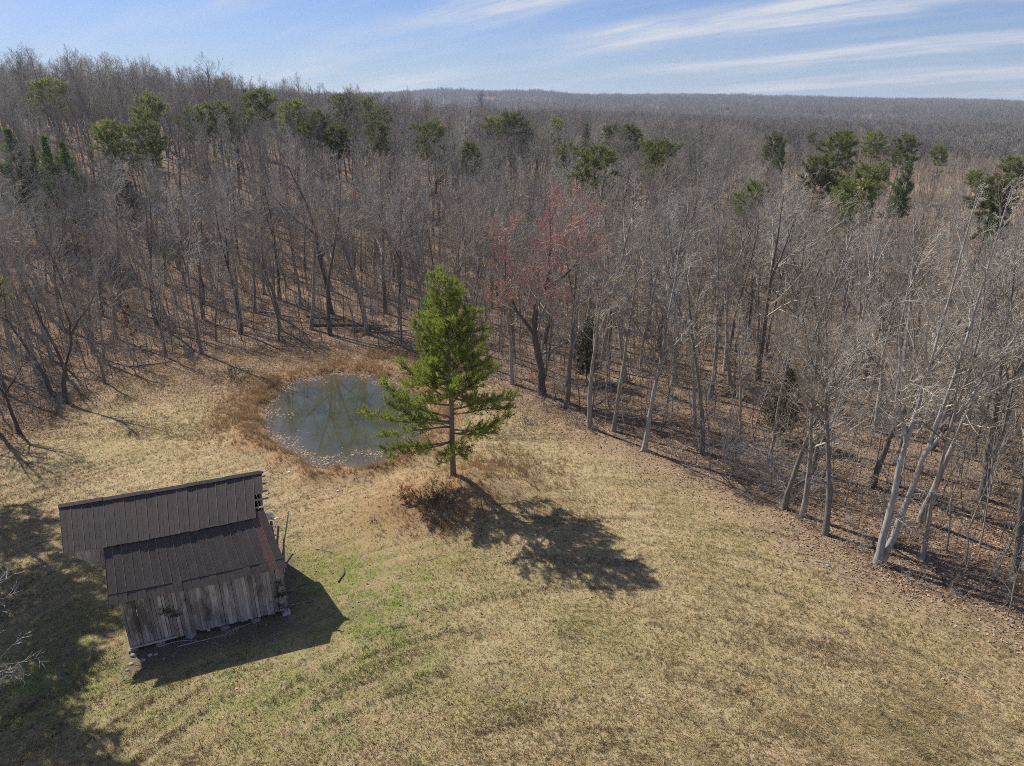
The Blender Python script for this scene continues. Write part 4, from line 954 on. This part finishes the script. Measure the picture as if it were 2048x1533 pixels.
shrub(472, 762, 2.3, 34, 3.0, 'rounded olive-brown shrub on the left bank of the pond', 'cedar_leaves', 'bark', 71)
shrub(880, 1010, 1.5, 36, 2.6, 'dark brambly shrub on the slope right below the pine', 'cedar_leaves', 'bark_dark', 72)
shrub(820, 1000, 1.0, 22, 2.0, 'low russet bramble on the mound left of the pine', 'dry_leaves', 'bark_dark', 73)
shrub(930, 1045, 1.1, 26, 2.4, 'dark dry bramble at the foot of the mound in the pine shade', None, 'bark_dark', 74)
shrub(1010, 870, 1.6, 30, 3.2, 'brown brushy shrub right of the pine on the bank', None, 'bark', 75)
shrub(1060, 850, 1.4, 26, 3.0, 'low grey briar between the pine and the wood edge', None, 'bark', 76)
shrub(1480, 940, 4.4, 60, 4.5, 'large pale twiggy thicket bush hanging over the field edge', None, 'dead_wood', 77)
shrub(1560, 985, 4.4, 50, 4.2, 'pale drooping brush beside the low-branched edge tree', None, 'dead_wood', 78)
shrub(640, 655, 1.4, 30, 4.0, 'dark brush heaped behind the far pond bank', None, 'bark_dark', 79)
shrub(735, 668, 1.6, 44, 4.6, 'dark brush pile heaped on logs behind the pond', 'cedar_leaves', 'bark_dark', 80)
def lump(name, px, py, s_, label, cat, mt, seed, xy=None, group=None):
    x, y = xy or ground_at(px, py); r2 = random.Random(seed); mb = MB(); n = 7
    z = max(T(x, y), WATER_Z if pond_dist(np.array([x]), np.array([y]))[0] < 0 else -9)
    rings = [(-.3, .8), (.15, 1.0), (.5, .75), (.68, .35)]
    for zz, rr in rings:
        for k in range(n): a = 6.283 * k / n; q = rr * r2.uniform(.75, 1.15); mb.v.append((math.cos(a) * q * s_, math.sin(a) * q * s_ * .8, zz * s_ * .8))
    for i in range(3):
        for k in range(n): mb.f.append((i * n + k, i * n + (k + 1) % n, (i + 1) * n + (k + 1) % n, (i + 1) * n + k))
    mb.f.append(tuple(3 * n + k for k in range(n)))
    tag(mb.build(name, M[mt], loc=(x, y, z)), label, cat, group)
for i, (px, py, s_) in enumerate([(268, 1313, .24), (285, 1322, .2), (300, 1312, .17), (263, 1330, .16), (255, 1342, .14), (312, 1310, .13), (325, 1318, .11)]):
    lump('stone', px, py, s_, 'grey loose stone fallen by the near barn corner', 'stone', 'stone', i, group='stones by the barn corner')
for px, py, s_, lab in [(809, 843, .22, 'white jug floating at the edge of the pond under the pine bough'), (578, 945, .16, 'white scrap in the sedge behind the barn roof'), (676, 983, .12, 'small white scrap in sedge on the near pond bank'), (1655, 1133, .2, 'pale grey rock in the grass by the two-trunked tree')]:
    lump('rock' if 'rock' in lab else 'litter_scrap', px, py, s_, lab, 'rock' if 'rock' in lab else 'litter', 'stone' if 'rock' in lab else 'white_thing', px)
# sawn plank leaning along the foot of the barn wall
a = barn.matrix_basis @ Vector((.05, -.14, .30)); b = barn.matrix_basis @ Vector((2.6, -.2, .42)); d_ = b - a
mb = MB(); mb.box((0, 0, 0), (.12, .05, d_.length)); mb.box((0, .03, 0), (.05, .012, d_.length * .96))
o = mb.build('plank', M['new_lumber'], loc=(a + b) / 2); o.rotation_euler = d_.to_track_quat('Z', 'Y').to_euler(); tag(o, 'pale sawn plank resting along the foot of the barn wall', 'plank')
# dead vines on the boards
for (u0, z0, w_, h_, n, seed, lab) in [(2.6, 2.1, .9, .8, 13, 5, 'dark dead vine clump clinging to the middle of the plank wall'), (8.6, 1.7, .6, 2.4, 24, 6, 'dark vine climbing the barn corner above the shadow')]:
    r2 = random.Random(seed); e = empty('vine', barn.matrix_basis @ Vector((u0, -.05, 0)), barn.rotation_euler.z); tag(e, lab, 'vine'); mb = MB(); C = []
    for _ in range(n):
        p = Vector((r2.gauss(0, w_ * .25), -.04, max(.15, z0 + r2.uniform(-h_, h_) * .5))); pts = [p]
        for _k in range(5): p = p + Vector((r2.gauss(0, .12), 0, r2.gauss(.03, .12))); p.y = -.05 - .06 * r2.random(); p.z = max(.05, min(p.z, 3.6)); pts.append(p.copy()); C.append(p.copy())
        mb.tube(pts, [.014, .012, .011, .009, .007, 0], 3)
    mb.build('stems', M['bark_dark'], e)['kind'] = 'stuff'; rr_ = np.random.RandomState(seed); V, rr = tufts(np.array(C), np.tile((0, -1., .2), (len(C), 1)), .09, 4, .8, .035, rr_); link('leaves', tri_mesh('leaves', V, M['cedar_leaves'], {'rnd': rr}), e)
# low white building far off in the fields
def shed(px, py, w, dpt, h, label, rz):
    x, y = ground_at(px, py); e = empty('far_building', (x, y, T(x, y) - .2), rz); tag(e, label, 'building')
    mb = MB(); mb.box((0, 0, h / 2), (w, dpt, h)); mb.build('wall', M['white_roof'], e)
    for s_ in (-1, 1):
        mb = MB(); y1 = s_ * (dpt / 2 + .4); mb.prism([(-w / 2 - .4, y1, h - .1), (w / 2 + .4, y1, h - .1), (w / 2 + .4, 0, h + dpt * .2), (-w / 2 - .4, 0, h + dpt * .2)], [(-w / 2 - .4, y1, h + .1), (w / 2 + .4, y1, h + .1), (w / 2 + .4, 0, h + .2 + dpt * .2), (-w / 2 - .4, 0, h + .2 + dpt * .2)]); mb.build('roof', M['white_thing'], e)
    for k in range(3):
        mb = MB(); mb.box((-w * .3 + k * w * .3, -dpt / 2 - .03, h * .45), (w * .12, .1, h * .6)); mb.build('door', M['bark_dark'], e)
SHED_AT = (1742, 242)
shed(*SHED_AT, 16, 9, 4.5, 'long low white farm building far off in the fields', .15)
# ------------------------------------------------------------------ the air
mb = MB(); top = float(GZ.max()) + 34; bot = float(GZ.min()) - 1.5; mb.box((0, 2300, (top + bot) / 2), (10600, 6000, top - bot)); hm, t = mat('haze')
vol = t.n('ShaderNodeVolumePrincipled', {'Color': (.72, .84, 1.0, 1), 'Density': .00012, 'Anisotropy': .2})
t.n('ShaderNodeOutputMaterial', {'Volume': vol.outputs[0]})
ho = mb.build('haze', hm); tag(ho, 'thin bluish haze in the distance', 'haze', kind='stuff')
